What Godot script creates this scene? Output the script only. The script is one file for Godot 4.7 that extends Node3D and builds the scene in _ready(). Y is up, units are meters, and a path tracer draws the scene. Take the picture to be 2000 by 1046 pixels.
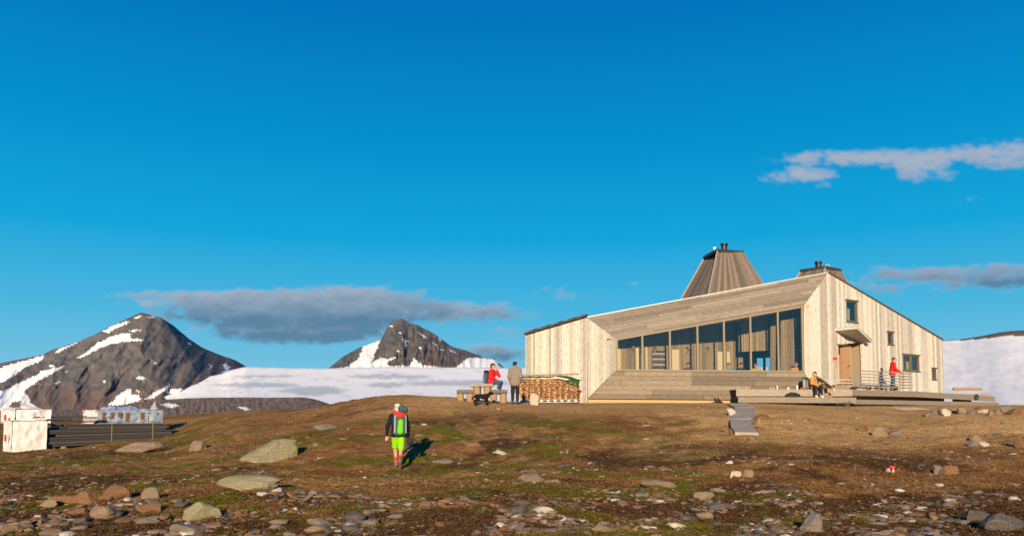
extends Node3D
# The photograph is 2000 x 1046 pixels; a pixel gives a direction, the depth (metres along -z) comes from the ground or from the size of the thing.
const F := 1570.0
const CX := 1000.0
const CY := 706.0
const PITCH := 0.0628
const SKY := 0.67   # the sky's brightness, for an exposure of 1.5
const EYE := Vector3(0, 1.65, 0)
var M := {}
var rng := RandomNumberGenerator.new()
var nz := FastNoiseLite.new()
var nf := FastNoiseLite.new()
var used := {}
var columns_px := [-500.0, 100.0, 300.0, 500.0, 780.0, 900.0, 1000.0, 1150.0, 1450.0, 1700.0, 2000.0, 2600.0]
var table := []

func ray(px: float, py: float) -> Vector3:
	return Basis(Vector3.RIGHT, PITCH) * Vector3((px - CX) / F, -(py - CY) / F, -1.0)
func P(px: float, py: float, d: float) -> Vector3:
	var r := ray(px, py)
	return EYE + r * (d / -r.z)
func on_plane(px: float, py: float, o: Vector3, n: Vector3) -> Vector3:
	var r := ray(px, py)
	return EYE + r * ((o - EYE).dot(n) / r.dot(n))
func on_level(px: float, py: float, y: float) -> Vector3:
	return on_plane(px, py, Vector3(0, y, 0), Vector3.UP)
func on_ground(px: float, py: float) -> Vector3:
	var d := 6.0
	while d < 75.0:
		var p := P(px, py, d)
		if p.y <= ground(p.x, p.z):
			return Vector3(p.x, ground(p.x, p.z), p.z)
		d += 0.08
	return P(px, py, 45.0)

# ---- naming
func numbered(called: String) -> String:
	if not used.has(called):
		used[called] = 0
		return called
	used[called] += 1
	return "%s_%03d" % [called, used[called]]
func tag(o: Node, label := "", category := "", group := "", kind := "") -> Node:
	if label: o.set_meta("label", label)
	if category: o.set_meta("category", category)
	if group: o.set_meta("group", group)
	if kind: o.set_meta("kind", kind)
	return o
func thing(called: String, at: Vector3, label: String, category: String, group := "", yaw := 0.0) -> Node3D:
	var o := Node3D.new()
	o.name = numbered(called)
	add_child(o)
	o.position = at
	o.rotation.y = yaw
	tag(o, label, category, group)
	return o
func put(called: String, mesh: Mesh, m: Material, parent: Node = null) -> MeshInstance3D:
	var o := MeshInstance3D.new()
	o.mesh = mesh
	o.material_override = m
	if parent == null:
		o.name = numbered(called)
		add_child(o)
	else:
		o.name = called
		parent.add_child(o, true)
	return o

# ---- mesh helpers
func tool() -> SurfaceTool:
	var st := SurfaceTool.new()
	st.begin(Mesh.PRIMITIVE_TRIANGLES)
	st.set_smooth_group(-1)   # crisp edges
	return st
func done(st: SurfaceTool, smooth := false) -> ArrayMesh:
	if smooth: st.index()
	st.generate_normals()
	return st.commit()
func tri(st: SurfaceTool, a: Vector3, b: Vector3, c: Vector3) -> void:   # a b c counter-clockwise seen from outside
	for p in [a, c, b]:
		st.add_vertex(p)
func quad(st: SurfaceTool, a: Vector3, b: Vector3, c: Vector3, d: Vector3) -> void:
	tri(st, a, b, c)
	tri(st, a, c, d)
func slab(st: SurfaceTool, poly: Array, off: Vector3) -> void:   # a planar polygon, counter-clockwise seen from its front, thickened by off (pointing to its back)
	var n := poly.size()
	for i in range(1, n - 1):
		tri(st, poly[0], poly[i], poly[i + 1])
		tri(st, poly[0] + off, poly[i + 1] + off, poly[i] + off)
	for i in n:
		var a: Vector3 = poly[i]
		var b: Vector3 = poly[(i + 1) % n]
		quad(st, a + off, b + off, b, a)
func bar(st: SurfaceTool, a: Vector3, b: Vector3, w: float, h: float, up := Vector3.UP) -> void:   # a box from a to b, w across, h along up
	var d := (b - a).normalized()
	var s := d.cross(up).normalized() * w * 0.5
	var u := s.cross(d).normalized() * h * 0.5
	slab(st, [a - s - u, a + s - u, a + s + u, a - s + u], b - a)
func box(st: SurfaceTool, lo: Vector3, hi: Vector3) -> void:
	bar(st, Vector3((lo.x + hi.x) / 2, (lo.y + hi.y) / 2, hi.z), Vector3((lo.x + hi.x) / 2, (lo.y + hi.y) / 2, lo.z), hi.x - lo.x, hi.y - lo.y)
func tube(st: SurfaceTool, a: Vector3, b: Vector3, ra: float, rb: float, n := 10, caps := true) -> void:
	var d := (b - a).normalized()
	var s := d.cross(Vector3.UP if absf(d.y) < 0.9 else Vector3.RIGHT).normalized()
	var u := s.cross(d)
	for i in n:
		var t0 := TAU * i / n
		var t1 := TAU * (i + 1) / n
		var e0 := s * cos(t0) + u * sin(t0)
		var e1 := s * cos(t1) + u * sin(t1)
		quad(st, a + e0 * ra, a + e1 * ra, b + e1 * rb, b + e0 * rb)
		if caps:
			tri(st, a, a + e1 * ra, a + e0 * ra)
			tri(st, b, b + e0 * rb, b + e1 * rb)
func lin(r: float, g: float, b: float) -> Color:
	return Color(r, g, b).linear_to_srgb()
func mat(c: Color, rough := 0.8, extra := {}) -> StandardMaterial3D:
	var m := StandardMaterial3D.new()
	m.albedo_color = c
	m.roughness = rough
	for k in extra:
		m.set(k, extra[k])
	return m
func noise_tex(freq: float, lo: Color, hi: Color, seed_ := 1, size := 512, oct := 5, normal := false) -> NoiseTexture2D:
	var n := FastNoiseLite.new()
	n.seed = seed_
	n.frequency = freq
	n.fractal_octaves = oct
	var t := NoiseTexture2D.new()
	t.noise = n
	t.width = size
	t.height = size
	t.seamless = true
	if normal:
		t.as_normal_map = true
		t.bump_strength = 6.0
	else:
		var g := Gradient.new()
		g.set_color(0, lo)
		g.set_color(1, hi)
		t.color_ramp = g
	return t

# ---- terrain
func make_table() -> void:
	var prof := [
		[[0, 0], [10.5, 0], [22, -0.1], [35, -0.2], [55, 0.8], [75, -1], [130, -13]],
		[[0, 0], [10.5, 0], [22, 0], [35, 0.02], [45, 0.5], [55, 1.42], [65, 1.0], [80, -1.5], [130, -14]],
		[[0, 0], [10.5, 0], [22, 0.05], [35, 0.25], [49, 1.43], [62, 1.0], [80, -2], [130, -14]],
		[[0, 0], [10.5, 0], [22, 0.1], [30, 0.7], [45, 1.8], [55, 1.6], [75, -2], [130, -14]],
		[[0, 0], [10.5, 0], [22, 0.07], [27.3, 1.0], [33, 1.95], [38, 2.47], [44, 2.35], [55, 0.5], [75, -4], [130, -15]],
		[[0, 0], [10.5, 0], [22, 0.1], [27, 0.95], [33, 1.95], [37, 2.32], [44, 2.2], [55, 0.5], [75, -4], [130, -15]],
		[[0, 0], [10.5, 0], [22, 0.1], [27, 0.95], [32.7, 1.95], [38, 2.15], [46, 2.15], [58, 1.0], [80, -4], [130, -15]],
		[[0, 0], [10.5, 0], [20, 0.05], [27, 0.9], [33, 1.78], [38.5, 2.12], [55, 2.1], [65, 1.0], [85, -4], [130, -14]],
		[[0, 0], [10.5, 0], [16, 0.0], [26, 0.95], [33, 1.72], [36.5, 2.02], [38, 2.1], [58, 2.1], [70, 1.0], [130, -13]],
		[[0, 0], [10.5, 0], [16, 0.0], [26, 0.9], [33, 1.62], [38, 1.9], [42, 2.02], [60, 2.0], [75, 1.0], [130, -9]],
		[[0, 0], [10.5, 0], [16, 0.05], [26, 0.9], [33, 1.6], [40, 2.0], [50, 2.1], [65, 1.5], [90, -1.5], [130, -6]],
		[[0, 0], [10.5, 0], [16, 0.05], [26, 0.9], [33, 1.6], [40, 2.0], [50, 2.1], [65, 1.5], [90, -1.5], [130, -6]]]
	for p in prof:
		var raw := PackedFloat32Array()
		for s in 261:
			var d := s * 0.5
			var i := 0
			while i < p.size() - 2 and d > p[i + 1][0]: i += 1
			raw.append(lerpf(p[i][1], p[i + 1][1], clampf((d - p[i][0]) / (p[i + 1][0] - p[i][0]), 0, 1)))
		for pass_ in 2:
			var c := raw.duplicate()
			for s in range(3, 258):
				var a := 0.0
				for k in range(-3, 4): a += c[s + k]
				raw[s] = a / 7.0
		table.append(raw)
func broad(x: float, d: float) -> float:
	var px := CX + F * x / maxf(d, 9.0)
	var i := 0
	while i < columns_px.size() - 2 and px > columns_px[i + 1]: i += 1
	var t := clampf((px - columns_px[i]) / (columns_px[i + 1] - columns_px[i]), 0, 1)
	t = t * t * (3 - 2 * t)
	var s := clampf(d * 2.0, 0, 259.9)
	var k := int(s)
	return lerpf(lerpf(table[i][k], table[i][k + 1], s - k), lerpf(table[i + 1][k], table[i + 1][k + 1], s - k), t)
func ground(x: float, z: float) -> float:
	var d := -z
	var h := broad(x, d)
	var calm := 1.0 - 0.85 * smoothstep(29, 35, d) * smoothstep(-3.5, -1.0, x) * (1.0 - smoothstep(56, 66, d))
	h += calm * (nz.get_noise_2d(x * 9.0, z * 9.0) * 0.16 + nz.get_noise_2d(x * 34.0 + 500, z * 34.0) * 0.07)
	h += nz.get_noise_2d(x * 420.0 + 33, z * 420.0) * 0.02 * (0.5 + 0.5 * calm)
	h += (0.35 + 0.65 * calm) * nz.get_noise_2d(x * 130.0, z * 130.0 + 900) * 0.045
	return h
func soil(x: float, z: float) -> Color:
	var d := -z
	var px := CX + F * x / maxf(d, 9.0)
	var a := nz.get_noise_2d(x * 14 + 77, z * 14) * 0.7 + nz.get_noise_2d(x * 60, z * 60 + 40) * 0.6
	var b := nz.get_noise_2d(x * 22 - 300, z * 22) * 0.8 + nz.get_noise_2d(x * 110 + 9, z * 110) * 0.55
	var c := Color(0.21, 0.10, 0.032).lerp(Color(0.37, 0.205, 0.078), clampf(0.5 + a, 0, 1))
	var heath := clampf((nz.get_noise_2d(x * 8 + 410, z * 8) * 1.3 + b * 0.9 + 0.12 + (20.0 - d) * 0.06) * 3.0, 0, 1)   # dark crowberry mats with ragged outlines
	c = c.lerp(Color(0.06, 0.034, 0.017), heath * 0.85)
	var moss := clampf((nz.get_noise_2d(x * 17 + 1000, z * 26) + nz.get_noise_2d(x * 80, z * 80 - 200) * 0.6 - 0.02) * 3.6, 0, 1)
	var where := clampf((nz.get_noise_2d(x * 6 - 700, z * 6) + (24.0 - d) * 0.09 + (1430.0 - px) * 0.0015) * 2.5, 0, 1)
	c = c.lerp(Color(0.135, 0.128, 0.013), moss * where * 0.9)
	var sand := smoothstep(1150, 1480, px + a * 260) * smoothstep(21, 27, d + b * 4.0)
	sand = maxf(sand, 0.75 * smoothstep(29, 33, d + b * 2) * smoothstep(640, 900, px))
	c = c.lerp(Color(0.64, 0.40, 0.165).lerp(Color(0.45, 0.265, 0.105), clampf(0.35 + b, 0, 1)), sand * 0.9)
	return c
func make_ground() -> void:
	var rows: Array[float] = []
	var d := 2.0
	while d < 130.0:
		rows.append(d)
		d *= 1.0 + (0.0042 if d > 8.5 and d < 46 else 0.012)
	var cols: Array[float] = []
	var px := -1100.0
	while px <= 3100.0:
		cols.append(px)
		px += 3.6 if px > -60 and px < 2060 else 30.0
	var v := PackedVector3Array()
	var c := PackedColorArray()
	var ix := PackedInt32Array()
	for r in rows:
		for q in cols:
			var x := (q - CX) / F * maxf(r, 4.0)
			v.append(Vector3(x, ground(x, -r), -r))
			c.append(soil(x, -r) * 1.5)
	var n := cols.size()
	for j in rows.size() - 1:
		for i in n - 1:
			var a := j * n + i
			ix.append_array([a, a + n, a + 1, a + 1, a + n, a + n + 1])
	# behind the camera the same slope goes on
	var k := v.size()
	for z in [-2.0, 30.0, 400.0]:
		for x in [-500.0, -5.35, 5.35, 500.0]:
			v.append(Vector3(x, -0.02 if z < 0 else -0.3, z))
			c.append(Color(0.3, 0.16, 0.07))
	for j in 2:
		for i in 3:
			var a := k + j * 4 + i
			ix.append_array([a, a + 1, a + 4, a + 1, a + 5, a + 4])
	put("ground", mesh_of(v, ix, c), M.soil).set_meta("kind", "structure")
	var st := tool()
	quad(st, Vector3(-9000, -16, 20), Vector3(9000, -16, 20), Vector3(9000, -16, -9000), Vector3(-9000, -16, -9000))
	put("valley_ground", done(st), M.moraine_plain).set_meta("kind", "structure")
func mesh_of(v: PackedVector3Array, ix: PackedInt32Array, c := PackedColorArray(), uv := PackedVector2Array()) -> ArrayMesh:
	var n := PackedVector3Array()
	n.resize(v.size())
	for t in range(0, ix.size(), 3):
		var f := (v[ix[t + 2]] - v[ix[t]]).cross(v[ix[t + 1]] - v[ix[t]])
		for e in 3: n[ix[t + e]] += f
	for i in n.size(): n[i] = n[i].normalized()
	var arr := []
	arr.resize(Mesh.ARRAY_MAX)
	arr[Mesh.ARRAY_VERTEX] = v
	arr[Mesh.ARRAY_NORMAL] = n
	arr[Mesh.ARRAY_INDEX] = ix
	if c.size(): arr[Mesh.ARRAY_COLOR] = c
	if uv.size(): arr[Mesh.ARRAY_TEX_UV] = uv
	var m := ArrayMesh.new()
	m.add_surface_from_arrays(Mesh.PRIMITIVE_TRIANGLES, arr)
	return m
func along(line: Array, x: float) -> float:
	var i := 0
	while i < line.size() - 2 and x > line[i + 1][0]: i += 1
	return lerpf(line[i][1], line[i + 1][1], clampf((x - line[i][0]) / (line[i + 1][0] - line[i][0]), 0, 1))
func soft_along(line: Array, x: float, w: float) -> float:
	var a := 0.0
	for k in range(-3, 4): a += along(line, x + k * w / 3.0)
	return a / 7.0
func inside(polys: Array, q: Vector2) -> bool:
	for p in polys:
		if Geometry2D.is_point_in_polygon(q, p): return true
	return false
func traced(list: Array, ox: float, oy: float, s: float) -> Array:
	var out := []
	for p in list:
		var a := PackedVector2Array()
		for q in p: a.append(Vector2(ox + q[0] * s, oy + q[1] * s))
		out.append(a)
	return out
# A mountain or slope: its skyline stands at depth far, its foot at depth near; relief folds it in depth.
func massif(called: String, sky: Array, foot: Array, x0: float, x1: float, step: float, near: float, far: float, relief: Callable, tint: Callable, m: Material) -> void:
	var v := PackedVector3Array()
	var c := PackedColorArray()
	var ix := PackedInt32Array()
	var n := int((x1 - x0) / step) + 1
	var hmax := 0.0
	for i in n:
		var px := x0 + i * step
		hmax = maxf(hmax, along(foot, px) - along(sky, px))
	var rows := int(hmax / step) + 2
	for j in rows + 8:
		var t := minf(float(j) / rows, 1.0)
		for i in n:
			var px := x0 + i * step
			var jag := nf.get_noise_1d(px * 2.2) * 1.6 + nf.get_noise_1d(px * 9.0) * 0.8
			var row := lerpf(along(foot, px), soft_along(sky, px, 36.0 if near < 900.0 else 3.0), t) + jag * (0.25 if near < 1000.0 else 0.6) * smoothstep(0.8, 1.0, t)
			var d: float = lerpf(near, far, pow(t, 1.15)) + relief.call(px, row, t)
			var p := P(px, row, d)
			if j > rows:   # the far side falls away
				var s := (j - rows) / 8.0
				p += Vector3(p.x / d * 0.3 * s, -0.62 * s * s, -s) * (far - near + 300.0)
			v.append(p)
			c.append(tint.call(px, row, t))
	for j in rows + 7:
		for i in n - 1:
			var a := j * n + i
			ix.append_array([a, a + n, a + 1, a + 1, a + n, a + n + 1])
	put(called, mesh_of(v, ix, c), m).set_meta("kind", "structure")
func ridged(x: float, y: float) -> float:
	return 1.0 - absf(nf.get_noise_2d(x, y)) * 2.0
func make_mountains() -> void:
	var snow_l := traced([
		[[620, 415], [740, 335], [800, 285], [900, 240], [1000, 210], [1060, 215], [1055, 250], [1180, 265], [1000, 280], [900, 300], [820, 325], [740, 365], [680, 400]],
		[[820, 197], [900, 152], [1060, 105], [1050, 125], [960, 165], [880, 205]], [[440, 372], [470, 345], [600, 290], [665, 268], [560, 322], [480, 362]],
		[[-20, 495], [60, 470], [180, 440], [350, 388], [340, 430], [200, 490], [100, 560], [60, 580], [-20, 625]],
		[[-20, 690], [60, 660], [180, 600], [280, 560], [330, 520], [400, 505], [520, 475], [440, 525], [330, 585], [240, 640], [190, 690], [250, 760], [230, 810], [150, 850], [170, 760], [90, 770], [60, 830], [-20, 840]],
		[[870, 795], [920, 760], [960, 715], [1010, 680], [1060, 660], [1070, 710], [1130, 715], [1140, 755], [1050, 780], [960, 795]], [[1095, 583], [1130, 553], [1180, 577], [1160, 587]],
		[[1170, 750], [1260, 690], [1350, 650], [1380, 622], [1370, 660], [1300, 700], [1220, 745]],
		[[1350, 692], [1400, 663], [1540, 663], [1600, 690], [1900, 700], [2010, 690], [2010, 735], [1700, 742], [1400, 752], [1325, 730], [1400, 710]],
		[[1092, 90], [1140, 60], [1152, 70], [1105, 95]], [[1195, 82], [1255, 73], [1245, 86]], [[1810, 465], [1840, 458], [1868, 490], [1840, 537], [1798, 542], [1832, 510]], [[1703, 455], [1722, 510], [1755, 530], [1712, 502]],
		[[440, 622], [497, 588], [472, 617]], [[370, 848], [405, 836], [412, 855]], [[525, 530], [555, 508], [550, 522]], [[395, 475], [440, 465], [440, 485], [400, 480]], [[1100, 680], [1130, 675], [1130, 695]], [[1030, 190], [1160, 178], [1100, 195]], [[1250, 448], [1275, 445], [1270, 458]], [[830, 600], [858, 590], [855, 620]], [[1520, 280], [1560, 300], [1545, 305]]], 0, 600, 0.24)
	var rock := func(px: float, row: float, warm: float) -> Color:
		var a := nf.get_noise_2d(px * 3.0, row * 5.0) + nf.get_noise_2d(px * 11.0, row * 14.0) * 0.6
		var c := Color(0.088, 0.09, 0.095).lerp(Color(0.165, 0.152, 0.143), clampf(0.5 + a * 1.1, 0, 1))
		return c.lerp(Color(0.165, 0.10, 0.08), clampf(warm + a * 0.4, 0, 1) * 0.7)
	var tint_l := func(px: float, row: float, _t: float) -> Color:
		var q := Vector2(px + nf.get_noise_2d(px * 12, row * 12) * 4.0, row + nf.get_noise_2d(px * 12 + 99, row * 12) * 3.0)
		if inside(snow_l, q): return Color(0.92, 0.91, 0.87)
		return rock.call(px, row, smoothstep(735, 790, row) * 0.9 + 0.15 * smoothstep(230, 330, px))
	var relief_l := func(px: float, row: float, t: float) -> float:
		var e := t * (1.0 - t) * 4.0
		var fold := ridged(px * 0.9 + row * 0.5, row * 0.5) * 80.0 + ridged(px * 2.2 + row * 1.6, row * 0.5) * 20.0 + nf.get_noise_2d(px * 9, row * 6) * 7.0
		var edge := 318.0 + (row - 620.0) * 0.62
		return -fold * minf(e + 0.12, 1.0) * 0.8 + maxf(0.0, px - edge) * 7.0 * (0.3 + 0.7 * t)
	massif("mountain", [[-160, 745], [0, 709], [84, 692], [103, 682], [144, 670], [180, 655], [216, 636], [240, 625], [264, 614], [276, 610], [288, 613], [302, 618], [314, 620], [331, 634], [348, 649], [372, 665], [396, 679], [432, 694], [456, 701], [470, 709], [480, 716], [520, 730]], [[-160, 812], [520, 812]], -160, 500, 2.0, 2300, 3300, relief_l, tint_l, M.rock_far)
	var snow_c := traced([
		[[640, 335], [800, 268], [745, 400], [722, 470], [800, 425], [850, 440], [940, 418], [850, 462], [870, 525], [560, 525], [470, 525], [600, 440], [640, 370]],
		[[850, 495], [1040, 500], [1080, 438], [1150, 490], [1250, 500], [1420, 522], [1540, 428], [1650, 425], [1780, 448], [1800, 500], [1900, 545], [1900, 640], [300, 640], [340, 530], [560, 500]],
		[[970, 258], [1000, 275], [1042, 285], [1005, 292], [1015, 332]], [[1108, 205], [1200, 262], [1160, 247]], [[1240, 230], [1322, 283], [1290, 270]], [[1220, 285], [1300, 333], [1260, 318]], [[1280, 340], [1355, 374], [1310, 362]], [[1370, 350], [1420, 380], [1470, 400], [1400, 378]], [[1122, 328], [1146, 345], [1130, 357]], [[870, 155], [895, 150], [890, 172]], [[930, 365], [965, 360], [940, 372]], [[955, 212], [972, 212], [965, 222]]], 560, 600, 0.23)
	var tint_c := func(px: float, row: float, _t: float) -> Color:
		var q := Vector2(px + nf.get_noise_2d(px * 12, row * 12) * 4.0, row + nf.get_noise_2d(px * 12 + 99, row * 12) * 3.0)
		if inside(snow_c, q): return Color(0.92, 0.91, 0.87)
		return rock.call(px, row, -0.1 + 0.45 * smoothstep(800, 840, px))
	var relief_c := func(px: float, row: float, t: float) -> float:
		var e := minf(t * (1.0 - t) * 4.0 + 0.15, 1.0)
		var fold := ridged(px * 2.2, row * 0.6) * 150.0 + ridged(px * 7.0 + row, row * 1.5) * 55.0 + nf.get_noise_2d(px * 16, row * 12) * 22.0
		return -fold * e * 0.8 + absf(px - 778.0) * 1.2
	massif("mountain", [[600, 735], [640, 720], [657, 706], [675, 692], [707, 676], [744, 663], [755, 641], [765, 628], [785, 621], [799, 631], [815, 634], [847, 651], [866, 664], [882, 676], [919, 687], [937, 694], [942, 699], [965, 699], [974, 708], [990, 723], [1030, 740]], [[600, 745], [1030, 745]], 606, 1022, 1.7, 3400, 4300, relief_c, tint_c, M.rock_far)
	var ice := func(px: float, row: float, _t: float) -> Color:
		var streak := nf.get_noise_2d(px * 1.1, row * 9.0) + nf.get_noise_2d(px * 4.0, row * 26.0) * 0.5
		var g := clampf((streak - 0.18) * 1.3, 0, 0.45)
		for e in [[610, 763, 66, 9], [500, 752, 90, 5], [755, 752, 38, 5], [900, 748, 120, 6], [760, 735, 90, 4.5], [520, 735, 60, 2.5]]:
			var q := Vector2((px - e[0]) / e[2], (row - e[1] + nf.get_noise_1d(px * 3) * 3) / e[3])
			g = maxf(g, clampf((1.15 - q.length()) * 2.2 + streak * 0.5, 0, 0.85))
		return Color(0.94, 0.93, 0.89).lerp(Color(0.50, 0.55, 0.57), g)
	var swell := func(px: float, row: float, t: float) -> float:
		return nf.get_noise_2d(px * 1.5, row * 4.0) * 60.0 * t * (1.0 - t)
	massif("glacier", [[330, 765], [372, 745], [400, 736], [432, 730], [450, 722], [478, 716], [560, 718], [640, 719], [760, 716], [1000, 718], [1300, 716], [1900, 716]], [[330, 814], [1900, 814]], 330, 1500, 3.0, 900, 2900, swell, ice, M.snow)
	var snow_m := traced([[[1300, 790], [1350, 782], [1410, 783], [1460, 800], [1390, 820]], [[1945, 812], [1990, 806], [2040, 830], [2000, 845]], [[920, 850], [980, 815], [1130, 835], [1290, 818], [1200, 845], [1000, 860]]], 0, 600, 0.24)
	var tint_m := func(px: float, row: float, _t: float) -> Color:
		if inside(snow_m, Vector2(px + nf.get_noise_2d(px * 9, row * 9) * 3, row)): return Color(0.92, 0.91, 0.87)
		var a := nf.get_noise_2d(px * 5, row * 12) + nf.get_noise_2d(px * 16, row * 30) * 0.6
		return Color(0.14, 0.10, 0.078).lerp(Color(0.27, 0.19, 0.135), clampf(0.5 + a, 0, 1))
	var lumps := func(px: float, row: float, t: float) -> float:
		return -ridged(px * 3.0, row * 2.0) * 40.0 * t * (1.2 - t)
	massif("moraine_hill", [[-100, 806], [150, 800], [240, 792], [278, 783], [330, 780], [360, 777], [480, 775], [540, 777], [600, 774], [622, 775], [640, 788], [680, 806]], [[-100, 822], [680, 822]], -100, 680, 2.0, 420, 700, lumps, tint_m, M.rock_far)
	var tint_s := func(px: float, row: float, _t: float) -> Color:
		var lip := along([[1780, 667], [1870, 664], [1890, 664], [1912, 662], [1950, 658], [1975, 655], [2010, 657], [2400, 668]], px)
		if row < lip + nf.get_noise_1d(px * 8) * 1.2:
			return Color(0.115, 0.068, 0.045).lerp(Color(0.19, 0.115, 0.075), clampf(0.5 + nf.get_noise_2d(px * 14, row * 40), 0, 1))
		var g := clampf(nf.get_noise_2d(px * 1.6, row * 7.0) * 0.5 + nf.get_noise_2d(px * 9.0, row * 30.0) * 0.25, -0.2, 0.4)
		return Color(0.88, 0.87, 0.84).lerp(Color(0.66, 0.65, 0.62), clampf(0.15 + g + 0.5 * clampf(nf.get_noise_2d(px * 3.0 + row * 5.0, row * 1.5) - 0.25, 0, 1), 0, 1))
	var soft := func(px: float, row: float, t: float) -> float:
		return nf.get_noise_2d(px * 0.45, row * 1.1) * 22.0 * t * (1.2 - t)
	massif("snow_hill", [[1350, 806], [1500, 770], [1700, 690], [1780, 668], [1843, 664], [1870, 663], [1890, 663], [1912, 657], [1950, 648], [1990, 644], [2010, 645], [2400, 640]], [[1350, 812], [2400, 812]], 1350, 2400, 2.5, 95, 330, soft, tint_s, M.snow)
func make_sky() -> PanoramaSkyMaterial:
	var w := 4096
	var h := 2048
	var im := Image.create(w, h, false, Image.FORMAT_RGBF)
	var ramp := [[0.0, Color(0.24, 0.56, 0.72)], [3.0, Color(0.18, 0.53, 0.73)], [7.0, Color(0.07, 0.46, 0.73)], [12.0, Color(0.008, 0.375, 0.70)], [18.0, Color(0.002, 0.285, 0.61)], [27.0, Color(0.001, 0.175, 0.50)], [45.0, Color(0.001, 0.11, 0.38)], [90.0, Color(0.001, 0.07, 0.28)]]
	var blue := func(el: float) -> Color:
		var i := 0
		while i < ramp.size() - 2 and el > ramp[i + 1][0]: i += 1
		return ramp[i][1].lerp(ramp[i + 1][1], clampf((el - ramp[i][0]) / (ramp[i + 1][0] - ramp[i][0]), 0, 1)) * SKY
	for y in h:
		var el := 90.0 - (y + 0.5) / h * 180.0
		im.fill_rect(Rect2i(0, y, w, 1), blue.call(el) if el > 0 else Color(0.10, 0.085, 0.07))
	# clouds: [px, row, half width, half height, strength, darkness]
	var puffs := [[440, 578, 200, 13, 1.0, 0.35], [600, 606, 280, 40, 1.5, 0.85], [690, 575, 130, 18, 1.0, 0.5], [570, 645, 170, 28, 1.3, 1.0], [690, 640, 110, 22, 0.8, 1.0], [900, 610, 130, 22, 0.95, 0.6], [300, 592, 80, 8, 0.7, 0.2], [960, 690, 90, 16, 1.0, 1.0], [1020, 650, 60, 14, 0.5, 0.5],
		[1560, 342, 66, 20, 0.85, 0.1], [1620, 308, 110, 15, 0.75, 0.1], [1760, 312, 110, 20, 0.9, 0.1], [1810, 330, 60, 24, 0.75, 0.15], [1850, 300, 60, 16, 0.7, 0.1], [1960, 300, 90, 26, 1.0, 0.15], [1610, 360, 20, 8, 0.6, 0.1],
		[1800, 535, 120, 17, 0.9, 0.55], [1740, 560, 80, 16, 0.6, 0.5], [1960, 540, 90, 26, 1.0, 0.85], [1880, 550, 70, 18, 0.7, 0.6], [1110, 573, 60, 12, 0.2, 0.3], [1270, 557, 70, 6, 0.14, 0.2], [1885, 390, 30, 8, 0.15, 0.1]]
	for y in range(690, 1016):
		var el := 90.0 - (y + 0.5) / h * 180.0
		for xx in range(-420, 420):
			var x := posmod(xx, w)
			var az := (xx + 0.5) / w * TAU
			var dir := Vector3(sin(az), tan(deg_to_rad(el)), -cos(az))
			var v := Basis(Vector3.RIGHT, -PITCH) * dir
			if v.z > -0.2: continue
			var px := CX + F * v.x / -v.z
			var row := CY - F * v.y / -v.z
			if px < -300 or px > 2300 or row < 240 or row > 730: continue
			var den := 0.0
			var drk := 0.0
			var wob := nf.get_noise_2d(px * 0.9, row * 2.2) * 1.0 + nf.get_noise_2d(px * 3.2, row * 6.0) * 0.55 + nf.get_noise_2d(px * 10.0, row * 16.0) * 0.12
			for p in puffs:
				var dx: float = (px - p[0]) / p[2]
				var dy: float = (row - p[1]) / p[3]
				var q := dx * dx + dy * dy
				if q > 2.6: continue
				var a: float = maxf(0.0, 1.15 - q * 0.75) * p[4]
				den = maxf(den, a) + minf(den, a) * 0.35
				drk = maxf(drk, p[5] * clampf(a * 1.4, 0, 1) * clampf(0.75 + dy * 0.5, 0.25, 1.0))
			if den <= 0.0: continue
			var cover := clampf((den + wob * 0.8 - 0.14) * 0.92, 0, 1)
			cover = cover * cover * (3 - 2 * cover) * 0.88
			var lit := SKY * Color(0.47, 0.50, 0.58).lerp(Color(0.105, 0.20, 0.31), clampf(drk * 1.15 + wob * 0.22, 0, 1))
			var c: Color = blue.call(el)
			im.set_pixel(x, y, c.lerp(lit, cover))
	var m := PanoramaSkyMaterial.new()
	m.panorama = ImageTexture.create_from_image(im)
	return m
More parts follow.
